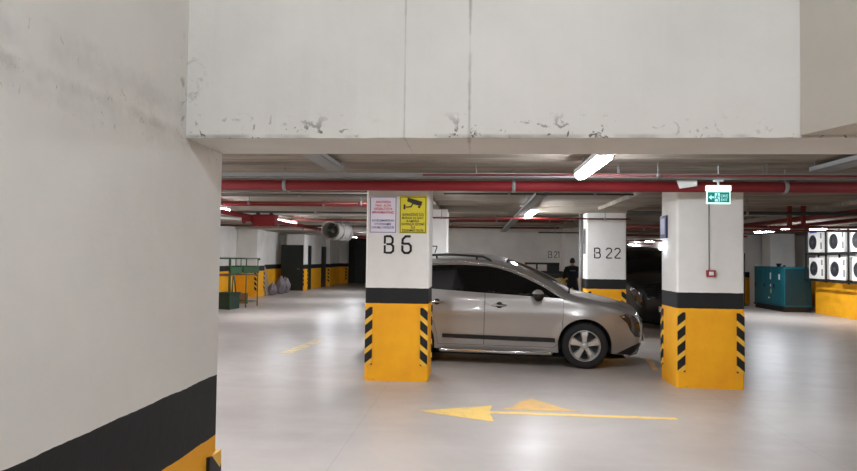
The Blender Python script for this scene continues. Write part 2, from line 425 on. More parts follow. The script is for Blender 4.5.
colL3 = column(-8.3, -7.72, 34.1, 34.6, 'small half column in the far left wall near the gate', 2.6, guards=((1, -1),))
colL4 = column(-8.2, -7.5, 37.7, 38.2, 'farthest column of the left wall, beside the steel gate', 2.6, guards=((1, -1),))
colG = column(10.5, 11.35, 24.0, 24.7, 'grey column behind the teal generator', 2.6, guards=((-1, -1), (1, -1)))
# corner guard on the near left wall
bm = guard_bm(-1, -1); g = obj('corner_guard', bm, 'guard', None, (-.86, 2.15, .2)); tag(g, 'striped rubber guard on the near left wall corner', 'corner guard')

# painted numbers, stencil strokes; unit: h=1
def glyph(ch):
    if ch == 'B': return [[(0, 0), (0, .42)], [(0, .58), (0, 1)], [(.1, 1), (.36, 1), (.5, .88), (.5, .64), (.4, .52), (.14, .52)], [(.4, .52), (.54, .4), (.54, .12), (.4, 0), (.1, 0)]], .54
    if ch == '6': return [[(.48, 1), (.2, 1), (.02, .82), (0, .55)], [(0, .42), (0, .14), (.14, 0), (.4, 0), (.54, .14), (.54, .42), (.4, .56), (.12, .56)]], .54
    if ch == '7': return [[(0, 1), (.5, 1), (.5, .86), (.2, 0)]], .5
    if ch == '2': return [[(0, .84), (.12, 1), (.38, 1), (.5, .86), (.5, .66), (0, .06)], [(.04, 0), (.52, 0)]], .52
    if ch == '1': return [[(0, .8), (.2, 1), (.2, 0)]], .24
    return [], .3
def painted(s, x, z, h, parent, wd=.11, gap=.26, y=0, sx=1.0):
    bm = NB(); cx = x
    for ch in s:
        st, wch = glyph(ch)
        for pl in st: stroke(bm, [(cx + p[0] * h * sx, z + p[1] * h) for p in pl], wd * h, y - .002, y + .001)
        cx += (wch + gap) * h * sx if ch != ' ' else .2 * h
    return obj('painted_number', bm, 'stencil', parent)
painted('B', .245, 1.655, .215, colB6, .13, sx=.95); painted('6', .475, 1.655, .215, colB6, .14, sx=.95)
painted('B', .17, 1.635, .2, colB6 and col7, .11); painted('7', .535, 1.635, .2, col7, .11)
painted('B', .165, 1.635, .2, col22, .12, sx=1.05); painted('22', .40, 1.635, .2, col22, .12, .3, sx=1.05)
bm_ = painted('B', 2.44, 1.645, .21, None, .09, y=21.998); bm2 = painted('21', 2.635, 1.645, .21, None, .09, .22, y=21.998, sx=.78)
tag(bm_, 'letter B of the number B 21 painted on the white back wall', 'painted letter'); tag(bm2, 'digits 21 of the number painted on the white back wall', 'painted number')
bm_.name = 'painted_letter'

# ------------------------------------------------------------------ pipes, trays, conduits
def pipe(name, label, cat, pts, r, m, group='pipes and conduits under the ceiling', clamps=(), clampm='galv'):
    bm = NB(); p0 = Vector(pts[0]); tube(bm, [Vector(p) - p0 for p in pts], r, 14)
    if not clamps:
        o = obj(name, bm, m, None, p0); return tag(o, label, cat, group)
    t = thing(name, label, cat, p0, 0, group); obj('pipe_run', bm, m, t)
    for c in clamps:
        c = Vector(c) - p0; b = NB(); ax = 'X' if abs(pts[1][0] - pts[0][0]) > abs(pts[1][1] - pts[0][1]) else 'Y'
        lathe(b, [(r + .001, -.02), (r + .01, -.02), (r + .01, .02), (r + .001, .02)], ax, 16, c)
        tube(b, [c + Vector((0, 0, r)), c + Vector((0, 0, CZ - (p0.z + c.z)))], .007, 6)
        obj('hanger', b, clampm, t)
    return t
pipe('sprinkler_pipe', 'thick red sprinkler main crossing the whole view in front of the columns', 'pipe', [(-9.4, 7.85, 2.47), (10.6, 7.85, 2.47)], .062, 'red', clamps=[(x, 7.85, 2.47) for x in (-6, -2.35, .45, 3.6, 6.5, 9)])
pipe('small_sprinkler_pipe', 'thin red pipe just above the thick red main', 'pipe', [(-.6, 7.3, 2.535), (10.6, 7.3, 2.53)], .011, 'darkred', clamps=[(2.0, 7.3, 2.534), (7, 7.3, 2.531)])
def tray(label, x0, x1, y0, y1, z, along, h=.06):
    bm = NB(); T = .004
    if along == 'Y':
        bx(bm, x0, x1, y0, y1, z, z + T); bx(bm, x0, x0 + T, y0, y1, z, z + h); bx(bm, x1 - T, x1, y0, y1, z, z + h)
        for k in range(int((y1 - y0) / 1.6) + 1):
            yy = y0 + .3 + k * 1.6
            if yy > y1: break
            for xx in (x0 + .01, x1 - .01): tube(bm, [(xx, yy, z), (xx, yy, CZ)], .005, 6)
    else:
        bx(bm, x0, x1, y0, y1, z, z + T); bx(bm, x0, x1, y0, y0 + T, z, z + h); bx(bm, x0, x1, y1 - T, y1, z, z + h)
        for k in range(int((x1 - x0) / 1.6)):
            xx = x0 + .5 + k * 1.6
            for yy in (y0 + .01, y1 - .01): tube(bm, [(xx, yy, z), (xx, yy, CZ)], .005, 6)
    return tag(obj('cable_tray', bm, 'galv'), label, 'cable tray', 'galvanised cable trays')
tray('grey cable tray running across the view above the red main', -8.5, 10.6, 7.38, 7.5, 2.515, 'X', .05)
tray('grey cable tray coming forward on the left, ending at the red main', -1.70, -1.51, 2.16, 7.36, 2.585, 'Y', .05)
tray('grey cable tray coming forward at the right edge of the view', 3.63, 3.88, 2.16, 7.36, 2.585, 'Y', .05)
tray('long grey cable tray behind the lit tube in the middle bay', .84, 1.0, 9.2, 21.9, 2.49, 'Y', .05)
pipe('sprinkler_pipe', 'thin red pipe running across in front of the B 22 and 7 columns', 'pipe', [(-1.45, 13.3, 2.42), (3.1, 13.3, 2.42)], .016, 'darkred', clamps=[(-.7, 13.3, 2.42), (1, 13.3, 2.42), (2.6, 13.3, 2.42)])
pipe('sprinkler_pipe', 'dark red pipe across the hall behind the thick red main', 'pipe', [(-8.5, 11.2, 2.53), (-1.5, 11.2, 2.53)], .022, 'darkred', clamps=[(-4, 11.2, 2.53), (-2, 11.2, 2.53)])
pipe('sprinkler_pipe', 'dark pipe across the right bays behind the exit sign column', 'pipe', [(2.6, 11.4, 2.42), (10.6, 11.4, 2.42)], .03, 'darkwall', clamps=[(4.6, 11.4, 2.42)])
pipe('sprinkler_pipe', 'bright red pipe running back along the left lane toward the jet fan', 'pipe', [(-4.95, 9.2, 2.45), (-4.95, 30, 2.45)], .05, 'red', clamps=[(-4.95, y, 2.45) for y in (10, 14.6, 20, 26)])
pipe('conduit', 'pale grey conduit running across the left bay', 'pipe', [(-9.3, 9.6, 2.52), (-1.5, 9.6, 2.52)], .016, 'greypipe')
pipe('conduit', 'white conduit running across the far left bay near the lamp', 'pipe', [(-8.5, 15.2, 2.6), (-1.5, 15.2, 2.6)], .03, 'white')
pipe('sprinkler_pipe', 'dark red pipe high across the far left bays', 'pipe', [(-8.5, 17.2, 2.575), (2.2, 17.2, 2.575)], .025, 'darkred')
pipe('sprinkler_pipe', 'dark red pipe high across the rear bay beside the back wall', 'pipe', [(-8.5, 20.6, 2.57), (2.6, 20.6, 2.57)], .03, 'darkred')
pipe('sprinkler_pipe', 'dark red pipe running back over the teal generator', 'pipe', [(6.9, 9.2, 2.52), (6.9, 25, 2.52)], .055, 'darkred')
pipe('sprinkler_pipe', 'dark red pipe running back along the right wall over the air conditioners', 'pipe', [(8.0, 9.2, 2.5), (8.0, 25, 2.5)], .045, 'darkred')
for i, y in enumerate((15.6, 17.4, 21.8, 27.5, 33)):
    lab = ['nearest', 'second nearest', 'middle', 'second farthest', 'farthest'][i]
    pipe('sprinkler_pipe', lab + ' of five dark red pipes crossing between the B 22 and exit sign columns', 'pipe', [(3.2, y, 2.41), (8.8 if y > 21 else 10.2, y, 2.41)], .03, 'darkred', clamps=[(4.4, y, 2.41), (7.4, y, 2.41)])
pipe('conduit', 'dark conduit ending in mid bay over the B 21 wall', 'pipe', [(1.9, 19.9, 2.4), (3.6, 19.9, 2.4)], .02, 'darkwall', clamps=[(2.4, 19.9, 2.4), (3.3, 19.9, 2.4)])
for y, z, x0, x1, rr, m_, lab in ((9.9, 2.6, -8.5, -1.5, .012, 'greypipe', 'thin grey conduit high in the left bay just behind the red main'), (10.5, 2.6, -8.5, -1.5, .02, 'darkwall', 'thin dark conduit high in the left bay before the dark red pipe'),
        (12.2, 2.57, -8.5, -1.5, .02, 'red', 'slim red pipe in the left bay before the valve box'), (13.2, 2.5, -8.5, -2.0, .018, 'darkwall', 'dark conduit in the left bay level with the lit middle lamp'),
        (19.6, 2.52, -8.5, -1.5, .02, 'darkwall', 'dark conduit in the left lane just behind the jet fan'), (22.5, 2.55, -8.5, -1.5, .04, 'white', 'white pipe crossing the left lane beyond the jet fan'),
        (10.1, 2.6, -.5, 2.4, .014, 'darkwall', 'short dark conduit over the roof of the silver car'), (16.2, 2.54, -.5, 2.4, .02, 'darkred', 'short dark red pipe in the middle bay behind the B 22 column')):
    pipe('conduit' if 'conduit' in lab else 'sprinkler_pipe', lab, 'pipe', [(x0, y, z), (x1, y, z)], rr, m_, clamps=[(x0 + (x1 - x0) * .35, y, z), (x0 + (x1 - x0) * .8, y, z)])
# pipe support frame, right of the exit sign column
t = thing('pipe_bracket', 'dark red double hanger bracket right of the exit sign column', 'bracket', (6.04, 13, 2.24))
bm = NB()
for x in (0, .26): bx(bm, x - .035, x + .035, -.03, .03, .06, .44)
obj('bracket_post', bm, 'darkred', t); bm = NB(); bx(bm, -.4, .35, -.03, .03, 0, .06); obj('bracket_arm', bm, 'darkred', t)
# valve assembly on the left
t = thing('sprinkler_valve', 'red sprinkler valve with a box left of the lit tube in the left lane', 'valve', (-4.62, 14.0, 2.4))
bm = NB(); bx(bm, -.25, .25, -.12, .12, -.16, .1, .02); obj('valve_box', bm, 'red', t)
bm = NB(); lathe(bm, [(.0, -.5), (.1, -.5), (.1, -.46), (.06, -.45), (.06, -.3), (.1, -.29), (.1, -.25), (0, -.25)], 'X', 20); obj('flange', bm, 'red', t)
bm = NB(); tube(bm, [(-1.4, -.3, .02), (-.5, 0, 0)], .03, 10); obj('branch_pipe', bm, 'white', t)
bm = NB(); bx(bm, -.2, -.14, -.03, .03, .05, .285); bx(bm, .1, .16, -.03, .03, .05, .285); obj('hanger', bm, 'darkwall', t)

# ------------------------------------------------------------------ lamps
def lamp_build(L, label, loc, m='tube', rotz=0):
    t = thing('ceiling_tube_lamp', label, 'ceiling light', loc, rotz, 'lit tube lamps under the ceiling')
    bm = NB(); bx(bm, -.075, .075, -L / 2, L / 2, -.015, .035, .01); obj('housing', bm, 'lampbody', t)
    bm = NB()
    prof = [(.068 * math.cos(a), -.015 - .055 * math.sin(a)) for a in [PI * k / 8 for k in range(9)]]
    r0 = [bm.verts.new((p[0], -L / 2 + .03, p[1])) for p in prof]; r1 = [bm.verts.new((p[0], L / 2 - .03, p[1])) for p in prof]
    for k in range(8): bm.faces.new((r0[k], r0[k + 1], r1[k + 1], r1[k])).smooth = True
    bm.faces.new(r0); bm.faces.new(r1); obj('diffuser', bm, m, t)
    bm = NB()
    for yy in (-L / 2 + .15, L / 2 - .15): tube(bm, [(0, yy, .035), (0, yy, {True: CZ, False: 3.3}[loc[1] > 2.15] - loc[2] + .003)], .006, 6)
    obj('suspension', bm, 'galv', t)
    return t
for (x, y, L, lab) in (
    (1.13, 6.45, 1.35, 'bright tube lamp hanging in front of the red main, largest lit lamp in view'),
    (1.1, 13.0, 1.4, 'lit tube lamp in the middle bay beyond the red main'),
    (-5.05, 16.9, 1.9, 'lit tube lamp in the left lane in front of the jet fan'),
    (-5.42, 28.7, 1.3, 'small lit lamp in the left lane behind the jet fan'),
    (8.3, 31.7, 1.3, 'lit lamp far back above the dark van'),
    (8.75, 37.2, 1.3, 'farthest lit lamp beside the B 22 column'),
    (8.5, 19.4, 2.0, 'lit tube lamp above the teal generator'),
    (9.3, 18.4, .7, 'short lit lamp to the right of the one above the generator'),
    (-5.0, 12.0, 1.5, 'tube lamp in the left bay hidden past the near wall'),
    (-5.0, 6.0, 1.5, 'tube lamp beside the near left wall, out of view'),
    (7.6, 6.2, 1.5, 'tube lamp beyond the right edge of the view'),
    (-5.3, 23.2, 1.4, 'tube lamp directly behind the jet fan'),
    (-1.3, 4.3, 1.2, 'tube lamp above the lane just past the near wall, hidden by the lintel'),
    (-1.25, 11.0, 1.2, 'added unseen tube lamp just behind the B 6 column, hidden by it'),  # put in to lighten the floor on the left
    (-4.6, 8.3, 1.4, 'added unseen tube lamp in the left bay right behind the red main'),  # extra lamp for more light on the left floor
    (-1.9, 18.0, 1.4, 'added unseen tube lamp far behind the B 6 column'),  # no such fixture seen, added to brighten the back wall
    (-4.6, 35.0, 1.3, 'tube lamp before the steel gate at the end of the lane'),
):
    if 'end of the lane' in lab or 'hidden past' in lab and False: continue
    lamp_build(L, lab, (x, y, 2.53))
for x, y in ((.3, -.5), (2.6, -.5)):
    lamp_build(1.5, 'tube lamp above the camera, ' + ('left' if x < 1 else 'right') + ' of two', (x, y, 3.2), 'tube_near', PI / 2)

# ------------------------------------------------------------------ exit sign, plates, signs
t = thing('exit_sign', 'lit green exit sign hanging in front of the red main', 'exit sign', (2.735, 7.55, 2.25))
bm = NB(); bx(bm, -.135, .135, -.03, .03, .14, .205, .012); obj('lamp_housing', bm, 'exit_white', t)
bm = NB(); bx(bm, -.13, .13, -.006, .006, -.005, .14); obj('panel_edge', bm, 'exit_white', t)
bm = NB(); bx(bm, -.12, .12, -.009, -.0065, .012, .13); obj('green_panel', bm, 'exit_green', t)
bm = NB()
vprism(bm, [(-.108, .07), (-.078, .1), (-.078, .08), (-.05, .08), (-.05, .06), (-.078, .06), (-.078, .04)][::-1], -.0115, -.0095)
bx(bm, -.042, .012, -.0115, -.0095, .022, .12)
o = obj('pictogram', bm, 'exit_mark', t)
bm = NB()
lathe(bm, [(0, -.013), (.008, -.013), (.008, -.0117), (0, -.0117)], 'Y', 12, (-.014, 0, .108))
stroke(bm, [(-.014, .096), (-.02, .066), (-.006, .048), (-.004, .028)], .01, -.013, -.0117); stroke(bm, [(-.02, .066), (-.036, .05)], .009, -.013, -.0117)
stroke(bm, [(-.03, .078), (-.014, .09), (.004, .076)], .007, -.013, -.0117); obj('running_figure', bm, 'exit_green', t)
bm = text_bm([('ÇIKIŞ', .062, .072, .03, .08), ('EXIT', .062, .03, .026, .07)], depth=.0102); obj('lettering', bm, 'exit_mark', t)
bm = NB(); tube(bm, [(0, 0, .2), (0, 0, .255)], .012, 8); bx(bm, -.05, .05, -.02, .02, .25, .27); tube(bm, [(0, 0, .27), (0, 0, .431)], .006, 6); obj('hanger', bm, 'lampbody', t)

bm = NB(); vprism(bm, [(-.115, .06), (-.08, -.035), (.115, -.005), (.115, .06)], -.02, .0); tag(obj('foam_plate', bm, 'white', None, (2.45, 7.76, 2.475)), 'tilted white plate stuck on the red main beside the exit sign', 'plate')

def sign_board(name, label, x0, x1, z0, z1, y, board, border):
    t = thing(name, label, 'sign', ((x0 + x1) / 2, y, z0)); W_ = x1 - x0; H_ = z1 - z0
    bm = NB(); bx(bm, -W_ / 2, W_ / 2, -.006, 0, 0, H_); obj('board', bm, board, t)
    bm = NB(); e = .012; i = .008
    for a, b, c, d in ((-W_ / 2 + e, W_ / 2 - e, e, e + i), (-W_ / 2 + e, W_ / 2 - e, H_ - e - i, H_ - e), (-W_ / 2 + e, -W_ / 2 + e + i, e, H_ - e), (W_ / 2 - e - i, W_ / 2 - e, e, H_ - e)):
        bx(bm, a, b, -.008, -.006, c, d)
    obj('border', bm, border, t); return t, W_, H_
t, W_, H_ = sign_board('warning_sign', 'white sign with red and blue text on the B 6 column', -1.385, -1.018, 1.905, 2.395, 8.382, 'signw', 'frameb')
bm = text_bm([(s, 0, z, .03, w_) for s, z, w_ in (('ARACINIZDA', .395, .2), ('PARA - ALTIN', .35, .2), ('DEĞERLİ EŞYA', .305, .24), ('BIRAKMAYINIZ', .26, .3))], depth=.009); obj('red_lettering', bm, 'tred', t)
bm = text_bm([(s, 0, z, .028, w_) for s, z, w_ in (('KAYBOLMASINDAN', .155, .29), ('OTOPARKIMIZ', .11, .22), ('SORUMLU DEĞİLDİR', .065, .3))], depth=.009); obj('blue_lettering', bm, 'tblue', t)
t, W_, H_ = sign_board('camera_sign', 'yellow security camera sign on the B 6 column', -.99, -.63, 1.905, 2.395, 8.382, 'signy', 'framey')
bm = text_bm([(s, 0, z, .03, w_) for s, z, w_ in (('GÜVENLİĞİNİZ İÇİN', .232, .28), ('BURASI 24 SAAT', .191, .28), ('KAMERA', .15, .2), ('GÜVENLİK SİSTEMİ', .109, .3), ('İLE', .068, .1), ('İZLENMEKTEDİR', .027, .28))], depth=.009); obj('lettering', bm, 'tdark', t)
bm = NB(); vprism(bm, [(-.07, .47), (.12, .415), (.105, .36), (.03, .375), (-.08, .42)][::-1], -.0095, -.007)
vprism(bm, [(.07, .365), (.1, .355), (.085, .33), (.06, .34)][::-1], -.0095, -.007)
stroke(bm, [(-.0, .395), (-.03, .35), (-.09, .345)], .016, -.0095, -.007); bx(bm, -.125, -.1, -.0095, -.007, .315, .38); obj('camera_pictogram', bm, 'tdark', t)

# red call point with conduit on the exit column
t = thing('fire_call_point', 'small red call point with a thin cable on the exit sign column', 'call point', (2.955, 8.432, 1.42))
bm = NB(); bx(bm, -.055, .055, -.035, 0, -.02, .065, .008); obj('call_box', bm, 'callred', t)
bm = NB(); bx(bm, -.028, .028, -.04, -.034, .0, .045); obj('call_glass', bm, 'white', t)
bm = NB(); tube(bm, [(-.02, -.01, .06), (-.02, -.01, .98)], .006, 6); obj('cable', bm, 'greypipe', t)
# blue framed notice and small lamp on the left face of that column
t = thing('framed_notice', 'narrow blue framed notice on the left face of the exit sign column', 'sign', (2.543, 8.95, 1.9))
bm = NB(); bx(bm, -.03, 0, -.13, .13, 0, .3); obj('frame', bm, 'blue', t)
bm = NB(); bx(bm, -.033, -.03, -.09, .09, .05, .26); obj('picture', bm, 'picture', t)
bm = NB(); bx(bm, -.06, 0, -.08, .08, 0, .08, .015); tag(obj('emergency_lamp', bm, 'small_lit', None, (2.543, 8.95, 1.74)), 'small lit emergency lamp under the blue framed notice', 'lamp')
t = thing('notice_strip', 'narrow dark notice strip on the left face of the B 22 column', 'sign', (2.273, 13.72, 1.72))
bm = NB(); bx(bm, -.02, 0, -.1, .1, 0, .52); obj('board', bm, 'greypipe', t)
bm = NB(); bx(bm, -.022, -.02, -.07, .07, .2, .48); obj('picture', bm, 'darkwall', t)
pipe('drain_pipe', 'vertical grey downpipe on the left side of the B 22 column', 'pipe', [(2.225, 13.98, .02), (2.225, 13.98, 2.555)], .038, 'greypipe')

# ------------------------------------------------------------------ floor markings
bm = NB(); prism(bm, [(-.58, 6.8), (.2, 6.45), (.165, 6.79), (2.05, 6.745), (2.05, 6.835), (.165, 6.89), (.2, 7.16)], .0005, .003)
tag(obj('floor_arrow', bm, 'arrow'), 'long yellow arrow painted on the floor pointing left', 'floor marking')
bm = NB(); prism(bm, [(.30, 6.99), (.55, 6.97), (.8, 6.97), (1.12, 7.0), (.95, 7.12), (.84, 7.3), (.66, 7.56), (.52, 7.4), (.42, 7.15)], .0005, .0025)
tag(obj('floor_arrow', bm, 'arrow2'), 'short orange arrowhead painted behind the long yellow arrow', 'floor marking')
bm = NB(); prism(bm, [(-3.2, 10.5), (-2.98, 10.5), (-2.86, 12.3), (-3.06, 12.3)], .0005, .0025)
tag(obj('floor_line', bm, 'mark'), 'faded yellow line on the floor left of the B 6 column', 'floor marking')
bm = NB(); prism(bm, [(2.6, 9.75), (2.68, 9.75), (2.86, 10.9), (2.78, 10.9)], .0005, .0025)
tag(obj('floor_line', bm, 'arrow2'), 'short orange line on the floor beside the car bumper', 'floor marking')

# ------------------------------------------------------------------ cars
def in_poly(x, z, poly):
    c = False; n = len(poly)
    for i in range(n):
        x0, z0 = poly[i]; x1, z1 = poly[i - 1]
        if (z0 > z) != (z1 > z) and x < (x1 - x0) * (z - z0) / (z1 - z0) + x0: c = not c
    return c
def catmull(pts, step=.035, closed=True):
    out = []; n = len(pts)
    for i in range(n):
        p0, p1, p2, p3 = (Vector(pts[(i + k) % n][:2]) for k in (-1, 0, 1, 2))
        m = max(2, int((p2 - p1).length / step))
        for k in range(m):
            t = k / m
            q = .5 * ((2 * p1) + (p2 - p0) * t + (2 * p0 - 5 * p1 + 4 * p2 - p3) * t * t + (3 * p1 - p0 - 3 * p2 + p3) * t ** 3)
            out.append((q.x, q.y, i + t))
    return out
class Car:
    # side silhouette, x forward; clockwise from the chin over the roof to the tail and back along the sill
    SIL = [(1.98, .2), (2.09, .28), (2.14, .42), (2.15, .56), (2.125, .69), (2.04, .805), (1.88, .89), (1.62, .965), (1.35, 1.02), (1.12, 1.075),
           (.88, 1.225), (.6, 1.365), (.3, 1.487), (.02, 1.57), (-.3, 1.615), (-.7, 1.632), (-1.1, 1.62), (-1.45, 1.575), (-1.68, 1.50),
           (-1.86, 1.34), (-1.99, 1.14), (-2.06, .98), (-2.13, .86), (-2.175, .7), (-2.18, .5), (-2.13, .3), (-2.02, .23), (-1.0, .2), (0, .19), (1.0, .2)]
    WS = (9.15, 12.6); RW = (18.2, 20.1)     # silhouette parameter ranges of windscreen and rear window
    belt = staticmethod(lambda x: 1.005 + (1.1 - x) * .05)
    def __init__(s, zs=1.0, paint='silver'):
        s.zs = zs; s.paint = paint
        s.SIL = [(x if x > -1.6 else -1.6 + (x + 1.6) * .8, z) for x, z in s.SIL]
        s.sil = catmull(s.SIL); s.poly = [(p[0], p[1]) for p in s.sil]
        s.hw = .915; s.r = .11
    def dist(s, x, z):
        best = 9
        for i in range(len(s.poly)):
            a = s.poly[i]; b = s.poly[i - 1]
            if a[1] < .24 and b[1] < .24: continue
            dx, dz = b[0] - a[0], b[1] - a[1]; L = dx * dx + dz * dz
            t = max(0, min(1, ((x - a[0]) * dx + (z - a[1]) * dz) / L)) if L else 0
            d = math.hypot(x - a[0] - dx * t, z - a[1] - dz * t)
            if d < best: best = d
        return best
    def base(s, x, z):
        w_ = s.hw
        if z > 1.0: u = (z - 1.0); w_ -= .02 + .36 * u + .12 * u * u
        else:
            w_ -= .02 * max(0, (z - .72) / .28) ** 2
            if z < .5: w_ -= .05 * ((.5 - z) / .3) ** 2
        w_ += .012 * math.exp(-((z - .78) / .06) ** 2)      # shoulder crease
        if x > 1.0: w_ *= 1 - .36 * ((x - 1.0) / 1.19) ** 2.8
        if x < -1.3: w_ *= 1 - .30 * ((-1.3 - x) / .88) ** 2.2
        for cx in (1.3065, -1.3065):                          # flared wheel arches
            d = math.hypot(x - cx, z - .34)
            w_ += .022 * math.exp(-((d - .40) / .07) ** 2)
        return w_
    def w(s, x, z, off=0):
        d = min(s.r, s.dist(x, z)); q = (s.r - d) / s.r
        return s.base(x, z) - s.r * (1 - math.sqrt(max(0, 1 - q * q))) + off
    def region(s, outer, holes=(), off=0, g=.055, sides=(1, -1), bm=None, thick=0):
        pts = []; edges = []
        def loop(pl):
            n0 = len(pts); q = []
            for i in range(len(pl)):
                a = Vector(pl[i]); b = Vector(pl[(i + 1) % len(pl)]); m = max(1, int((b - a).length / g))
                for k in range(m): q.append(a.lerp(b, k / m))
            pts.extend(q); m = len(q); edges.extend((n0 + k, n0 + (k + 1) % m) for k in range(m))
        loop(outer)
        for h in holes: loop(h)
        xs = [p[0] for p in outer]; zs = [p[1] for p in outer]
        allp = [outer] + list(holes)
        def near(x, z):
            return any(math.hypot(x - p[0], z - p[1]) < g * .45 for p in pts)
        x = min(xs) + g / 2; row = 0
        while x < max(xs):
            z = min(zs) + (g / 2 if row % 2 else g)
            while z < max(zs):
                if in_poly(x, z, outer) and not any(in_poly(x, z, h) for h in holes) and not near(x, z): pts.append(Vector((x, z)))
                z += g
            x += g; row += 1
        vs, _, fs, *_r = delaunay_2d_cdt([Vector(p) for p in pts], edges, [], 0, 1e-5)
        bm = bm or NB()
        for sg in sides:
            bv = [bm.verts.new((v.x, sg * s.w(v.x, v.y, off), v.y * s.zs)) for v in vs]
            for f in fs:
                cx = sum(vs[i].x for i in f) / 3; cz = sum(vs[i].y for i in f) / 3
                if not in_poly(cx, cz, outer) or any(in_poly(cx, cz, h) for h in holes): continue
                t = [bv[i] for i in f]
                nf = bm.faces.new(t); nf.smooth = True; nf.normal_update()
                if nf.normal.y * sg < 0: nf.normal_flip()
        for v in [v for v in bm.verts if not v.link_faces]: bm.verts.remove(v)
        return bm
    def loft(s, i0, i1, ylo=-1, yhi=1, off=0, seg=16, bm=None, inset=0):
        """surface across the car between silhouette parameters; ylo/yhi as fractions of the half width"""
        bm = bm or NB(); rows = []
        n = len(s.sil)
        idx = [k for k in range(n) if i0 <= s.sil[k][2] <= i1]
        if i0 == 0 and i1 >= len(s.SIL): idx.append(0)
        for k in idx:
            x, z, _ = s.sil[k]; a = s.sil[k - 1]; b = s.sil[(k + 1) % n]
            tx, tz = b[0] - a[0], b[1] - a[1]; L = math.hypot(tx, tz) or 1
            nx, nz = tz / L * -1, tx / L
            nx, nz = -nx, -nz
            # outward: away from body centre
            if nx * (x - 0) + nz * (z - .8) < 0: nx, nz = -nx, -nz
            W_ = s.w(x, z) - inset
            row = []
            for j in range(seg + 1):
                f = ylo + (yhi - ylo) * j / seg
                c = (.055 if z > .25 else 0) * (1 - f * f)
                if x > 1.9 and z < .9: c = .075 * (1 - f * f)
                row.append(bm.verts.new((x + nx * (c + off), f * W_, (z + nz * (c + off)) * s.zs)))
            rows.append(row)
        for a, b in zip(rows, rows[1:]):
            for j in range(seg): bm.faces.new((a[j], a[j + 1], b[j + 1], b[j])).smooth = True
        return bm
def arc(cx, cz, r, a0, a1, n=18): return [(cx + r * math.cos(a0 + (a1 - a0) * k / n), cz + r * math.sin(a0 + (a1 - a0) * k / n)) for k in range(n + 1)]
def wheel(parent, loc, sg, rad=.335, rim='alloy'):
    bm = NB(); r = rad
    lathe(bm, [(.215, -.1), (.245, -.107), (r - .04, -.108), (r - .012, -.098), (r, -.075), (r, .075), (r - .012, .098), (r - .04, .108), (.245, .107), (.215, .1)], 'Y', 40, closed=True)
    for k in range(4): pass
    tire = obj('wheel', bm, 'rubber', parent, loc)
    bm = NB(); s_ = -1 if sg < 0 else 1
    lathe(bm, [(.216, .10 * s_), (.228, .106 * s_), (.22, .1 * s_), (.205, .085 * s_), (.2, .0), (.205, -.09 * s_)], 'Y', 40)
    for k in range(5):
        a = 2 * PI * k / 5 + PI / 2; ca, sa = math.cos(a), math.sin(a)
        pr = [(.03, .034), (.1, .040), (.16, .058), (.205, .066)]
        rows = []
        for rr, hw in pr:
            yf = s_ * (.075 + .012 * math.sin(rr / .205 * PI))
            rows.append([bm.verts.new((ca * rr - sa * h, yy, sa * rr + ca * h)) for h, yy in ((-hw, yf - s_ * .03), (-hw * .7, yf), (hw * .7, yf), (hw, yf - s_ * .03))])
        for p, q in zip(rows, rows[1:]):
            for j in range(3): bm.faces.new((p[j], p[j + 1], q[j + 1], q[j]))
    lathe(bm, [(0, .095 * s_), (.03, .094 * s_), (.05, .085 * s_), (.055, .05 * s_)], 'Y', 20)
    obj('rim', bm, rim, tire)
    bm = NB(); lathe(bm, [(0, .0), (.2, .0)], 'Y', 30); lathe(bm, [(.15, .03 * s_), (.15, .01 * s_), (0, .01 * s_)], 'Y', 30)
    lathe(bm, [(0, .02 * s_), (.14, .02 * s_), (.14, .04 * s_), (0, .04 * s_)], 'Y', 30); obj('brake_disc', bm, 'darkwall', tire)
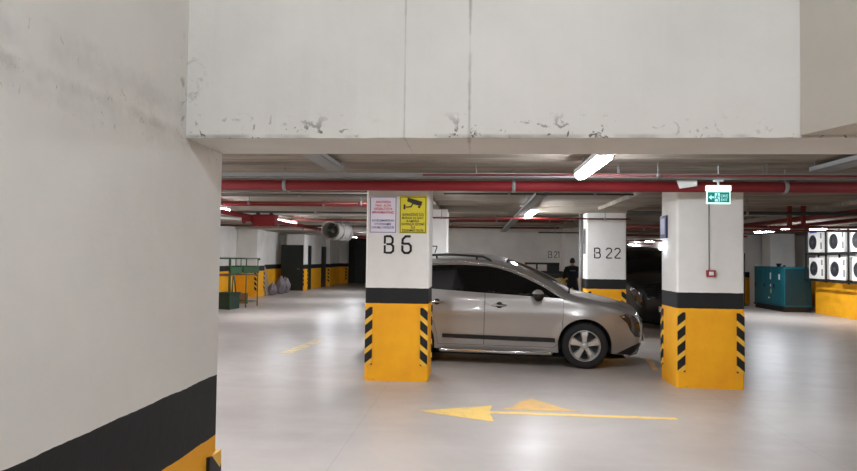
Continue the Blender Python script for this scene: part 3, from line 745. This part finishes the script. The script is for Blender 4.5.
def build_car(label, name, cat, loc, rotz, zs=1.0, paint='silver', detail=True):
    c = Car(zs, paint); t = thing(name, label, cat, loc, rotz)
    FA, RA, AR = 1.3065, -1.3065, .392
    # side outline minus arches
    sil = [(x, z) for x, z, p in c.sil]
    top = [(x, z) for x, z, p in c.sil if p <= 25.99]      # chin -> nose -> roof -> tail bottom
    side = top + [(-1.3065 - AR, .235)] + arc(RA, .345, AR, PI + .29, -.29) + [(RA + AR + .0, .225), (FA - AR, .225)] + arc(FA, .345, AR, PI + .29, -.29) + [(FA + AR + .01, .225)]
    bl = c.belt
    # windows
    fw = [(.62, bl(.62) + .01), (.975, bl(.975) + .012), (.72, 1.185), (.45, 1.315), (.22, 1.405), (.0, 1.462), (-.085, 1.475), (-.10, bl(-.1) + .01)]
    fw = [(.975, bl(.975) + .008), (.72, 1.175), (.45, 1.305), (.22, 1.395), (.0, 1.455), (-.142, 1.478), (-.146, bl(-.1) + .012)]
    rw = [(-.170, bl(-.1) + .012), (-.168, 1.480), (-.5, 1.495), (-.9, 1.49), (-1.04, 1.475), (-1.08, bl(-1.08) + .015)]
    qw = [(-1.12, bl(-1.1) + .015), (-1.09, 1.47), (-1.4, 1.43), (-1.62, 1.36), (-1.72, 1.24), (-1.6, bl(-1.6) + .02)]
    # doors
    g = .006
    fd = [(1.0, .30), (1.06, .55), (1.055, .8), (1.0, 1.0), (.985, bl(.985) - .004)] + [(.73, 1.195), (.46, 1.325), (.23, 1.416), (.0, 1.478), (-.15, 1.5), (-.152, 1.0), (-.16, .6), (-.165, .30)]
    fd = [(.86, .30), (.9, .34), (.985, .6), (1.0, .8), (1.0, .95), (.99, bl(.985))] + fd[5:]
    rd = [(-.165 - 2 * g, .30), (-.16 - 2 * g, .6), (-.152 - 2 * g, 1.0), (-.15 - 2 * g, 1.5), (-.5, 1.52), (-.9, 1.513), (-1.06, 1.495), (-1.1, 1.0), (-1.05, .8), (-.93, .62), (-.88, .45), (-.87, .30)]
    def grow(pl, e):
        cx = sum(p[0] for p in pl) / len(pl); cz = sum(p[1] for p in pl) / len(pl)
        return [(p[0] + e * (1 if p[0] > cx else -1), p[1] + e * (1 if p[1] > cz else -1)) for p in pl]
    bm = c.region(side, [grow(fd, .004), grow(rd, .004), qw], g=.05)
    c.loft(0, c.WS[0], bm=bm); c.loft(c.WS[0], c.WS[1], bm=bm, off=-.006); c.loft(c.WS[1], c.RW[0], bm=bm); c.loft(c.RW[0], c.RW[1], bm=bm, off=-.006); c.loft(c.RW[1], 26, bm=bm)
    body = obj('body', bm, paint, t, recalc=False)
    bm = NB(); c2 = NB()
    sh = [(x * .985, .25 + (z - .25) * .975) for x, z in side]
    c.region(sh, g=.09, off=-.045, bm=bm); c.loft(26, 30, bm=bm, off=.04)
    for cx in (FA, RA):     # wheel wells
        for sg in (1, -1):
            a = arc(cx, .345, AR + .004, PI + .3, -.3, 16); r0 = [bm.verts.new((p[0], sg * .86, p[1] * zs)) for p in a]; r1 = [bm.verts.new((p[0], sg * .5, p[1] * zs)) for p in a]
            r2 = bm.verts.new((cx, sg * .5, .345 * zs))
            for k in range(16): bm.faces.new((r0[k], r0[k + 1], r1[k + 1], r1[k])); bm.faces.new((r1[k], r1[k + 1], r2))
    obj('inner_shell', bm, 'trim', t, recalc=False)
    # doors, windows
    for sg, nm in ((-1, 'r'), (1, 'l')):
        d1 = obj('door', c.region(fd, [fw], sides=(sg,), g=.05), paint, t, recalc=False)
        d2 = obj('door', c.region(rd, [rw], sides=(sg,), g=.05), paint, t, recalc=False)
        obj('door_window', c.region(fw, sides=(sg,), off=-.006), 'glass', d1, recalc=False)
        obj('door_window', c.region(rw, sides=(sg,), off=-.006), 'glass', d2, recalc=False)
        obj('quarter_window', c.region(qw, sides=(sg,), off=-.006), 'glass', t, recalc=False)
        for dd, hx, hz in ((d1, .06, .9), (d2, -.89, .93)):
            y = c.w(hx, hz); bm = NB()
            tube(bm, [(hx - .1, sg * (y - .0), hz * zs), (hx - .085, sg * (y + .03), hz * zs), (hx, sg * (y + .036), hz * zs), (hx + .085, sg * (y + .03), hz * zs), (hx + .1, sg * (y - .0), hz * zs)], [.012, .015, .017, .015, .012], 8)
            obj('door_handle', bm, 'chrome' if detail else 'trim', dd)
            bm = NB(); lathe(bm, [(0, sg * (y + .006)), (.045, sg * (y + .0055)), (.05, sg * (y - .01))], 'Y', 18, (hx + .0, 0, hz * zs)); obj('handle_recess', bm, 'trim', dd)
        # black side moulding with its bright lower step
        ml = [(-.9, .395), (-.93, .44), (.9, .43), (.93, .385)]
        ml = [(.88, .44), (-.80, .455), (-.80, .395), (.88, .375)]
        bm = c.region(ml, sides=(sg,), off=.014, g=.03); obj('side_moulding', bm, 'trim', t, recalc=False)
        if detail:
            bm = NB(); tube(bm, [(-.86, sg * .87, .20), (-.8, sg * .935, .215), (.78, sg * .935, .215), (.86, sg * .87, .20)], .03, 12); obj('side_step', bm, 'chrome', t)
            # chrome window line
            bm = NB(); pts = [(1.02, 1.0), (.74, 1.205), (.47, 1.336), (.24, 1.427), (.0, 1.492), (-.15, 1.514), (-.5, 1.535), (-.9, 1.527), (-1.25, 1.49), (-1.55, 1.42)]
            tube(bm, [(p[0], sg * (c.w(p[0], p[1]) + .002), p[1] * zs) for p in pts], .009, 6); obj('window_trim', bm, 'chrome', t)
            # roof rail
            bm = NB(); rp = [(-.06, 1.52), (-.12, 1.58), (-.22, 1.625), (-.7, 1.652), (-1.1, 1.64), (-1.22, 1.61), (-1.3, 1.53)]
            tube(bm, [(p[0], sg * .60, p[1]) for p in rp], .018, 8)
            for px in (-.32, -.95): tube(bm, [(px, sg * .60, 1.55), (px, sg * .60, 1.64)], .016, 8)
            obj('roof_rail', bm, 'trim', t)
        obj('pillar_trim', c.region([(-.20, bl(-.2) + .012), (-.11, bl(-.1) + .012), (-.108, 1.474), (-.20, 1.482)], sides=(sg,), off=.003, g=.04), 'glass', t, recalc=False)
        # mirror
        mx, mz = .63, 1.06; bm = NB()
        bmesh.ops.create_uvsphere(bm, u_segments=16, v_segments=10, radius=1)
        for v in bm.verts:
            v.co = Vector((mx + v.co.x * (.09 if v.co.x > 0 else .07), sg * (1.01 + v.co.y * .115), (mz + v.co.z * .085) * zs))
        for f in bm.faces: f.smooth = True
        mr = obj('wing_mirror', bm, 'trim' if detail else paint, t)
        bm = NB(); tube(bm, [(mx, sg * .85, (mz - .05) * zs), (mx, sg * .97, (mz - .035) * zs)], .022, 8); obj('mirror_arm', bm, 'trim', mr)
        if detail:
            bm = NB(); bmesh.ops.create_uvsphere(bm, u_segments=16, v_segments=10, radius=1)
            bmesh.ops.delete(bm, geom=[v for v in bm.verts if v.co.z < .15], context='VERTS')
            for v in bm.verts: v.co = Vector((mx + v.co.x * .093, sg * (1.01 + v.co.y * .12), mz + v.co.z * .09))
            for f in bm.faces: f.smooth = True
            obj('mirror_cap', bm, 'alloy', mr)
        # head lamp: side patch plus front patch
        hl = [(1.80, .775), (1.9, .81), (2.03, .765), (2.105, .68), (2.13, .56), (2.12, .46), (2.04, .47), (1.97, .56), (1.92, .67)]
        bm = c.region(hl, sides=(sg,), off=.004, g=.03)
        c.loft(3.25, 5.0, *( (.5, .97) if sg > 0 else (-.97, -.5)), off=.006, seg=6, bm=bm); obj('headlamp', bm, 'lamp_glass', t, recalc=False)
        bm = c.region([(1.83, .772), (1.87, .785), (1.89, .76), (1.86, .75)], sides=(sg,), off=.009, g=.02); obj('indicator', bm, 'amber', t, recalc=False)
        tl = [(-1.83, 1.12), (-1.885, 1.09), (-1.96, .9), (-1.99, .82), (-1.9, .84), (-1.82, .98)]
        bm = c.region(tl, sides=(sg,), off=.004, g=.04); obj('tail_lamp', bm, 'redlens', t, recalc=False)
        for cx in (FA, RA):
            wheel(t, (cx, sg * .80, .337), sg)
            bm = NB(); a = arc(cx, .345, AR, PI + .2, -.2, 20)     # arch lip
            tube(bm, [(p[0], sg * (c.w(p[0], max(.25, p[1])) - .004), p[1] * zs) for p in a], .008, 6); obj('arch_lip', bm, paint, t)
    obj('windscreen', c.loft(c.WS[0] + .05, c.WS[1] - .1, off=.001, bm=None, seg=14, ylo=-.93, yhi=.93), 'glass', t, recalc=False)
    obj('rear_window', c.loft(c.RW[0], c.RW[1], off=.002, seg=12, ylo=-.88, yhi=.88), 'glass', t, recalc=False)
    obj('grille', c.loft(1.9, 4.1, off=.006, seg=10, ylo=-.42, yhi=.42), 'trim', t, recalc=False)
    obj('lower_bumper', c.loft(.0, 1.6, off=.008, seg=14, ylo=-1, yhi=1, bm=c.region([(1.76, .226), (1.98, .203), (2.085, .282), (2.125, .38), (1.98, .33)], off=.004, g=.03)), 'trim', t, recalc=False)
    bm = NB(); bx(bm, 2.216, 2.226, -.26, .26, .36 * zs, .47 * zs); obj('number_plate', bm, 'plate', t)
    bm = NB(); bx(bm, -2.14, -2.11, -.26, .26, .62 * zs, .73 * zs); obj('number_plate', bm, 'plate', t)
    return t
build_car('silver crossover car with dark windows parked behind the B 6 column', 'silver_car', 'car', (.405, 10.72, 0), R(-6.2))
build_car('tall black van parked between the B 22 column and the exit sign column', 'black_van', 'van', (4.45, 17.45, 0), R(-90), 1.17, 'carblack', False)

# ------------------------------------------------------------------ jet fan
t = thing('jet_fan', 'white tubular jet fan hanging under the ceiling of the left lane', 'ventilation fan', (-3.96, 17.5, 2.31), R(-4))
bm = NB(); lathe(bm, [(.225, .0), (.255, .03), (.26, .0), (.268, .015), (.255, .06), (.245, .1), (.245, 1.5), (.26, 1.55), (.22, 1.55), (.2, 1.5), (.2, .12), (.225, .0)], 'Y', 40); obj('casing', bm, 'fanshell', t)
bm = NB()
for y in (.5, 1.25): lathe(bm, [(.245, y), (.275, y), (.275, y + .03), (.245, y + .03)], 'Y', 32)
obj('flange', bm, 'galv', t)
bm = NB(); lathe(bm, [(0, .2), (.05, .22), (.07, .3), (.07, .5), (0, .5)], 'Y', 20); obj('hub', bm, 'galv', t)
for k in range(8):
    a = 2 * PI * k / 8; bm = NB(); ca, sa = math.cos(a), math.sin(a); q = []
    for rr, hw in ((.06, .03), (.195, .05)):
        for s_ in (-1, 1): q.append((ca * rr - sa * hw * s_, .3 + s_ * .04, sa * rr + ca * hw * s_))
    b0 = [bm.verts.new(p) for p in q]; b1 = [bm.verts.new((p[0], p[1] + .006, p[2])) for p in q]
    bm.faces.new((b0[0], b0[1], b0[3], b0[2])); bm.faces.new((b1[2], b1[3], b1[1], b1[0]))
    for i, j in ((0, 1), (1, 3), (3, 2), (2, 0)): bm.faces.new((b0[j], b0[i], b1[i], b1[j]))
    obj('blade', bm, 'greypipe', t)
bm = NB(); bx(bm, -.19, .19, .9, .92, -.19, .19); obj('baffle', bm, 'darkwall', t)
bm = NB()
for y in (.42, 1.35):
    for x in (-.2, .2): bx(bm, x - .015, x + .015, y - .02, y + .02, .12, CZ - 2.31 + .004)
    bx(bm, -.26, .26, y - .02, y + .02, .235, .265)
obj('mounting_bracket', bm, 'galv', t)

# ------------------------------------------------------------------ left lane objects
t = thing('metal_platform', 'green metal work platform with a railing beside the near left wall', 'platform', (-7.13, 18.55, 0), R(-8.9))
for x, y in ((0, 0), (0, .93), (0, 1.66), (-1.0, 0), (-1.0, 1.66)):
    bm = NB(); tube(bm, [(x, y, 0), (x, y, 1.5)], .018, 8); obj('post', bm, 'green', t)
bm = NB(); tube(bm, [(-1.0, 0, 1.5), (0, 0, 1.5), (0, 1.72, 1.5)], .022, 8); tube(bm, [(-1.0, 0, 1.5), (-1.0, 1.66, 1.5), (0, 1.66, 1.5)], .022, 8)
bmesh.ops.create_uvsphere(bm, u_segments=10, v_segments=8, radius=.04, matrix=Matrix.Translation((0, 1.73, 1.48))); obj('guard_rail', bm, 'green', t)
for y in (.3, .6):
    bm = NB(); tube(bm, [(0, y, 1.2), (0, y, 1.5)], .012, 6); obj('baluster', bm, 'green', t)
bm = NB(); bx(bm, .01, .03, -.02, .62, 1.05, 1.25); bx(bm, .01, .03, .72, 1.7, 1.05, 1.25); bx(bm, -1.0, .0, 1.64, 1.7, 1.05, 1.25); obj('side_board', bm, 'green', t)
bm = NB(); bx(bm, -1.0, .0, .0, 1.66, .98, 1.01); obj('deck', bm, 'carton', t)
bm = NB(); tube(bm, [(0, .93, .16), (0, 1.66, .16)], .015, 6); tube(bm, [(0, 1.66, .16), (-1.0, 1.66, .16)], .015, 6); tube(bm, [(-1.0, 0, .16), (-1.0, 1.66, .16)], .015, 6)
tube(bm, [(-.05, .2, .5), (-.05, .26, 1.0)], .02, 6); tube(bm, [(-.05, .42, .5), (-.05, .3, 1.0)], .02, 6); obj('brace', bm, 'green', t)
t = thing('green_bin', 'dark green box bin standing under the green metal platform', 'bin', (-7.34, 18.95, 0), R(-9))
bm = NB(); prism(bm, [(-.24, -.28), (.22, -.28), (.22, .28), (-.24, .28)], 0, .46); obj('bin_body', bm, 'greendark', t)
bm = NB(); bx(bm, -.27, .25, -.31, .31, .44, .49); obj('rim', bm, 'greendark', t)
bm = NB(); bx(bm, -.2, .2, -.2, .2, 0, .34); bx(bm, -.2, .2, -.205, -.2, .15, .2); tag(obj('cardboard_box', bm, 'carton', None, (-7.75, 21.2, 0), R(20)), 'brown cardboard box behind the green platform', 'box')
# sacks, board and hose
def sack(label, x, y, rx, ry, h, seed):
    bm = NB(); bmesh.ops.create_icosphere(bm, subdivisions=4, radius=1); rnd = random.Random(seed); ph = [rnd.uniform(0, 6) for _ in range(6)]
    for v in bm.verts:
        c = v.co; k = 1 + .09 * math.sin(4 * c.x + ph[0]) * math.cos(5 * c.z + ph[1]) + .06 * math.sin(9 * c.y + ph[2] + 5 * c.z)
        z = max(-.85, c.z); top = 1 - .35 * max(0, z) ** 2
        v.co = Vector((c.x * rx * k * top, c.y * ry * k * top, (z + .85) / 1.85 * h * (1 + .05 * math.sin(7 * c.x + ph[3]))))
    for f in bm.faces: f.smooth = True
    return tag(obj('plastic_sack', bm, 'sack', None, (x, y, 0)), label, 'sack', 'grey sacks beside the black door panel')
sack('lowest and leftmost of the three grey sacks on the left', -8.2, 25.95, .17, .22, .5, 1)
sack('tall grey sack in the middle of the three on the left', -8.12, 26.8, .19, .25, .74, 2)
sack('grey sack nearest the black door panel', -8.16, 27.6, .2, .25, .68, 3)
bm = NB(); v_ = [bm.verts.new(p) for p in ((-.02, 0, 0), (.02, 0, 0), (-.24, 0, 1.15), (-.28, 0, 1.15), (-.02, .6, 0), (.02, .6, 0), (-.24, .6, 1.15), (-.28, .6, 1.15))]
for q in ((0, 1, 2, 3), (4, 7, 6, 5), (0, 3, 7, 4), (1, 5, 6, 2), (3, 2, 6, 7), (0, 4, 5, 1)): bm.faces.new([v_[i] for i in q])
tag(obj('plywood_sheet', bm, 'board', None, (-8.31, 25.45, 0)), 'brown sheet leaning on the wall beside the grey sacks', 'board')
bm = NB(); tube(bm, [(-.18, .4, .02), (-.2, .3, .5), (-.15, .1, 1.0), (-.05, -.1, 1.15), (.05, -.3, .95), (.12, -.5, .6), (.3, -.6, .35)], .022, 8)
tag(obj('orange_hose', bm, 'orange', None, (-8.72, 26.55, 0)), 'bent orange hose standing behind the grey sacks', 'hose')
t = thing('door_panel', 'large black door panel standing in front of the left column', 'door', (-8.9, 29.42, 0))
bm = NB(); bx(bm, 0, .95, 0, .05, .02, 2.05); obj('panel', bm, 'doorblack', t)
bm = NB(); bx(bm, -.03, 1.0, -.01, .06, 2.05, 2.1); bx(bm, .95, 1.0, -.01, .06, 0, 2.05); bx(bm, -.03, 0, -.01, .06, 0, 2.05); obj('frame', bm, 'black', t)
bm = NB(); tube(bm, [(.85, 0, 1.0), (.85, -.05, 1.0), (.73, -.05, 1.0)], .01, 6); obj('door_handle', bm, 'galv', t)
for k, (y0, y1) in enumerate(((30.35, 30.95), (33.2, 34.05))):
    bm = NB(); bx(bm, -7.95, -7.92, y0, y1, 0, 2.1); bx(bm, -7.93, -7.9, y0, y0 + .05, 0, 2.1); bx(bm, -7.93, -7.9, y1 - .05, y1, 0, 2.1); bx(bm, -7.93, -7.9, y0, y1, 2.05, 2.1)
    struct('door_%d' % (k + 1), bm, 'doorblack')

# ------------------------------------------------------------------ rear: railing, trestle, person
t = thing('metal_railing', 'black metal railing in front of the B 21 wall', 'railing', (1.54, 20.0, 0))
for x in (0, .33, .66, .98):
    bm = NB(); bx(bm, x - .025, x + .025, -.025, .025, 0, 1.45); obj('post', bm, 'black', t)
bm = NB(); bx(bm, -.03, 1.01, -.03, .03, 1.43, 1.49); bx(bm, 0, .98, -.02, .02, 1.16, 1.22); bx(bm, .68, .98, -.03, .03, 1.16, 1.45); obj('rail', bm, 'black', t)
bm = NB(); prism(bm, [(-.25, -.25), (.3, -.25), (.3, .25), (-.25, .25)], 0, 1.12); bx(bm, -.27, .32, -.27, .27, 1.1, 1.16, .01)
tag(obj('storage_cabinet', bm, 'darkwall', None, (2.2, 19.4, 0)), 'dark cabinet standing beside the black metal railing', 'cabinet')
t = thing('traffic_barrel', 'yellow and white barrel behind the car bonnet beside the person', 'barrel', (2.36, 18.4, 0))
bm = NB(); lathe(bm, [(0, 0), (.16, 0), (.18, .05), (.17, .45), (.18, .5), (.17, .95), (.14, 1.05), (0, 1.08)], 'Z', 24); obj('drum', bm, 'yellow', t)
bm = NB(); lathe(bm, [(.178, .6), (.182, .6), (.182, .85), (.176, .85)], 'Z', 24); obj('white_band', bm, 'white', t)

def person(loc, rotz):
    t = thing('person', 'person in dark navy work clothes standing behind the car bonnet, back turned', 'person', loc, rotz)
    V = {'pel': ((0, 0, .9), .135), 'waist': ((0, .0, 1.02), .125), 'chest': ((0, .01, 1.2), .15), 'ush': ((0, .0, 1.33), .12), 'neck': ((0, -.005, 1.40), .055), 'head0': ((0, -.01, 1.47), .065)}
    E = [('pel', 'waist'), ('waist', 'chest'), ('chest', 'ush'), ('ush', 'neck'), ('neck', 'head0')]
    for s_, n in ((-1, 'l'), (1, 'r')):
        V['hip' + n] = ((s_ * .09, 0, .82), .1); V['th' + n] = ((s_ * .115, -.01, .65), .088); V['kn' + n] = ((s_ * .13, -.02, .46), .062); V['ca' + n] = ((s_ * .135, .01, .32), .06); V['an' + n] = ((s_ * .14, .02, .08), .042); V['to' + n] = ((s_ * .15, -.11, .04), .036)
        V['sh' + n] = ((s_ * .18, .0, 1.32), .07); V['ua' + n] = ((s_ * .235, .015, 1.18), .055); V['el' + n] = ((s_ * .265, .03, 1.03), .045); V['fa' + n] = ((s_ * .255, -.03, .92), .04); V['wr' + n] = ((s_ * .24, -.08, .81), .028); V['pa' + n] = ((s_ * .235, -.1, .75), .03)
        E += [('pel', 'hip' + n), ('hip' + n, 'th' + n), ('th' + n, 'kn' + n), ('kn' + n, 'ca' + n), ('ca' + n, 'an' + n), ('an' + n, 'to' + n), ('ush', 'sh' + n), ('sh' + n, 'ua' + n), ('ua' + n, 'el' + n), ('el' + n, 'fa' + n), ('fa' + n, 'wr' + n), ('wr' + n, 'pa' + n)]
        for i, (dx, ln) in enumerate(((-.022, .062), (-.008, .072), (.007, .068), (.02, .055))):
            V[f'f{i}a' + n] = ((s_ * .235, -.1 + dx, .715), .0095); V[f'f{i}b' + n] = ((s_ * .228, -.102 + dx, .715 - ln * .6), .009); V[f'f{i}c' + n] = ((s_ * .215, -.1 + dx, .715 - ln), .008)
            E += [('pa' + n, f'f{i}a' + n), (f'f{i}a' + n, f'f{i}b' + n), (f'f{i}b' + n, f'f{i}c' + n)]
        V['t1' + n] = ((s_ * .215, -.135, .745), .011); V['t2' + n] = ((s_ * .208, -.15, .715), .01); E += [('pa' + n, 't1' + n), ('t1' + n, 't2' + n)]
    names = list(V); me = bpy.data.meshes.new('b'); me.from_pydata([V[k][0] for k in names], [(names.index(a), names.index(b)) for a, b in E], [])
    o = bpy.data.objects.new('b', me); COL.objects.link(o); md = o.modifiers.new('s', 'SKIN'); md.use_smooth_shade = True
    for i, k in enumerate(names):
        sv = me.skin_vertices[0].data[i]; r = V[k][1]; sv.radius = (r, r); sv.use_root = (k == 'pel')
        if k in ('waist', 'chest', 'ush', 'pel'): sv.radius = (r * 1.15, r * .8)
    s2 = o.modifiers.new('d', 'SUBSURF'); s2.levels = 2; s2.render_levels = 2
    bpy.context.view_layer.update(); dg = bpy.context.evaluated_depsgraph_get()
    m2 = bpy.data.meshes.new_from_object(o.evaluated_get(dg)); bpy.data.objects.remove(o)
    bm = NB(); bm.from_mesh(m2)
    # head with brow, nose and ears, same mesh
    n0 = len(bm.verts); r = bmesh.ops.create_uvsphere(bm, u_segments=24, v_segments=18, radius=1)
    for v in r['verts']:
        c = v.co.copy(); x, y, z = c.x * .074, c.y * .095, c.z * .112
        if c.z < 0: x *= 1 - .28 * c.z * c.z; y *= 1 - .15 * c.z * c.z
        if c.y < -.75 and abs(c.x) < .25 and -.35 < c.z < .15: y -= .022 * (1 - abs(c.x) / .25)
        if abs(c.x) > .9 and abs(c.z) < .3 and abs(c.y) < .4: x += math.copysign(.012, c.x)
        if c.y < -.6 and .1 < abs(c.x) < .55 and .05 < c.z < .3: y += .008
        v.co = Vector((x, y - .015, z + 1.525))
    for f in bm.faces:
        f.smooth = True; cz = f.calc_center_median()
        f.material_index = 1 if (cz.z > 1.40 or (cz.z < .79 and abs(cz.x) > .19)) else (2 if cz.z < .07 else 0)
    obj('body', bm, ['cloth', 'skin', 'blackgloss'], t, recalc=False)
    bm = NB(); r = bmesh.ops.create_uvsphere(bm, u_segments=20, v_segments=14, radius=1)
    for v in bm.verts: v.co = Vector((v.co.x * .08, v.co.y * .1, v.co.z * .115)) + Vector((0, -.008, 1.535))
    bmesh.ops.delete(bm, geom=[v for v in bm.verts if (v.co.y < -.055 and v.co.z < 1.60) or v.co.z < 1.47], context='VERTS')
    for f in bm.faces: f.smooth = True
    obj('hair', bm, 'hair', t)
    bm = NB(); bx(bm, -.09, .09, .125, .145, 1.235, 1.265); obj('reflective_stripe', bm, 'grey', t)
    return t
person((3.0, 20.4, 0), R(175))

# ------------------------------------------------------------------ generator
t = thing('generator', 'teal generator enclosure standing on the floor below the air conditioners', 'generator', (9.83, 21.55, 0))
GW, GD, GH = .86, 2.2, 1.44
bm = NB(); bx(bm, .02, GW - .02, .03, GD - .03, 0, .16); bx(bm, -.02, GW + .02, -.03, GD + .03, .12, .17); obj('skid', bm, 'black', t)
bm = NB(); bx(bm, 0, GW, 0, GD, .17, GH, .025); obj('enclosure', bm, 'teal', t)
for k in range(3):
    y0 = .1 + k * .7; bm = NB(); bx(bm, -.015, 0, y0, y0 + .64, .26, GH - .08, .004); d = obj('side_door', bm, 'teal', t)
    bm = NB(); bx(bm, -.035, -.015, y0 + .52, y0 + .58, .75, .87); obj('door_handle', bm, 'black', d)
bm = NB(); bx(bm, -.018, -.0155, .24, .32, 1.02, 1.2); bx(bm, -.018, -.0155, .86, .95, 1.02, 1.24); bx(bm, -.018, -.0155, .86, .93, .78, .86); bx(bm, -.018, -.0155, .98, 1.08, .38, .43); obj('label_plate', bm, 'white', t)
bm = NB(); bx(bm, -.0185, -.016, .84, .93, .56, .7); obj('hazard_label', bm, 'yellow', t)
bm = NB()
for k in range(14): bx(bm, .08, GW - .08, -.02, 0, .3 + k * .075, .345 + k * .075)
obj('louvre', bm, 'teal_shade', t)
bm = NB(); bx(bm, .03, GW - .03, -.012, 0, .22, GH - .06, .003); obj('end_panel', bm, 'teal_shade', t)
bm = NB(); lathe(bm, [(0, 0), (.06, 0), (.06, .06), (.09, .07), (.09, .1), (0, .11)], 'Z', 16, (.3, 1.0, GH)); obj('exhaust_cap', bm, 'black', t)
bm = NB(); lathe(bm, [(0, 0), (.035, 0), (.035, .05), (0, .05)], 'Z', 12, (.2, .4, GH)); obj('filler_cap', bm, 'black', t)
bm = NB(); bx(bm, 0, .12, 0, .5, .0, 1.5, .01); bx(bm, -.004, 0, .05, .42, 1.1, 1.45); tag(obj('control_box', bm, 'acwhite', None, (9.95, 23.95, 0)), 'pale control box standing behind the teal generator', 'box')
bm = NB(); tube(bm, [(0, 0, 0), (0, 0, 1.9)], .02, 8); bx(bm, -.1, .1, -.1, .1, 0, .02); tag(obj('standing_pole', bm, 'black', None, (9.72, 24.3, 0)), 'thin black pole standing left of the generator', 'pole')

# ------------------------------------------------------------------ air conditioners on racks
def ac_unit(label, y, z):
    t = thing('air_conditioner', label, 'air conditioner', (10.66, y, z), 0, 'outdoor air conditioner units on the right wall rack')
    bm = NB(); bx(bm, -.32, 0, -.42, .42, .0, .64, .018); obj('casing', bm, 'acwhite', t)
    cy, cz = .13, .31
    bm = NB(); lathe(bm, [(.0, -.322), (.205, -.322), (.215, -.33), (.222, -.32)], 'X', 32, (0, cy, cz)); obj('fan_opening', bm, 'acgrille', t)
    bm = NB()
    for r in (.06, .11, .16, .2): lathe(bm, [(r - .004, -.333), (r, -.337), (r + .004, -.333), (r, -.329)], 'X', 28, (0, cy, cz), True)
    for k in range(12):
        a = 2 * PI * k / 12; tube(bm, [(-.334, cy + .03 * math.cos(a), cz + .03 * math.sin(a)), (-.334, cy + .205 * math.cos(a), cz + .205 * math.sin(a))], .004, 4)
    lathe(bm, [(0, -.34), (.045, -.34), (.045, -.33)], 'X', 16, (0, cy, cz)); obj('fan_grille', bm, 'grillewire', t)
    bm = NB(); bx(bm, -.324, -.32, -.38, -.3, .42, .58); bx(bm, -.324, -.32, -.39, -.31, .1, .3); obj('side_label', bm, 'grey', t)
    bm = NB()
    for yy in (-.3, .3): bx(bm, -.34, .02, yy - .03, yy + .03, -.03, .0)
    obj('foot', bm, 'black', t)
    return t
ys = (20.64, 19.48, 18.32, 17.16)
u0 = None
pos = ['farthest', 'second farthest', 'third farthest', 'nearest']
for r_, (z, row) in enumerate(((1.90, 'upper'), (1.10, 'lower'))):
    for i, y in enumerate(ys):
        lab = '%s white air conditioner in the %s row of the rack on the right wall' % (pos[i], row)
        if u0 is None: u0 = ac_unit(lab, y, z)
        else: dup(u0, (10.66, y + (.0 if r_ == 0 else -.05), z), lab)
t = thing('equipment_rack', 'black steel rack holding the white air conditioners on the right wall', 'rack', (10.3, 16.47, 0))
for k in range(5):
    y = k * 1.16; bm = NB(); bx(bm, -.02, .02, y - .02, y + .02, 1.0, 2.66); bx(bm, .36, .398, y - .02, y + .02, 1.0, 2.66); obj('upright', bm, 'black', t)
for z in (1.03, 1.83, 2.62):
    bm = NB(); bx(bm, -.02, .02, -.02, 4.66, z, z + .04); bx(bm, .36, .398, -.02, 4.66, z, z + .04)
    for k in range(5): bx(bm, .0, .38, k * 1.16 - .015, k * 1.16 + .015, z, z + .04)
    obj('shelf_beam', bm, 'black', t)
bm = NB(); bx(bm, -.004, 0, .0, .42, 0, .14); tag(obj('ac_name_strip', bm, 'tblue', None, (10.3, 20.45, 2.49)), 'blue strip above the farthest upper air conditioner', 'strip')
bm = NB(); tube(bm, [(10.68, 16.35, 0), (10.68, 16.35, 2.6)], .03, 8); tag(obj('conduit', bm, 'greypipe'), 'grey vertical conduit on the right wall', 'pipe')
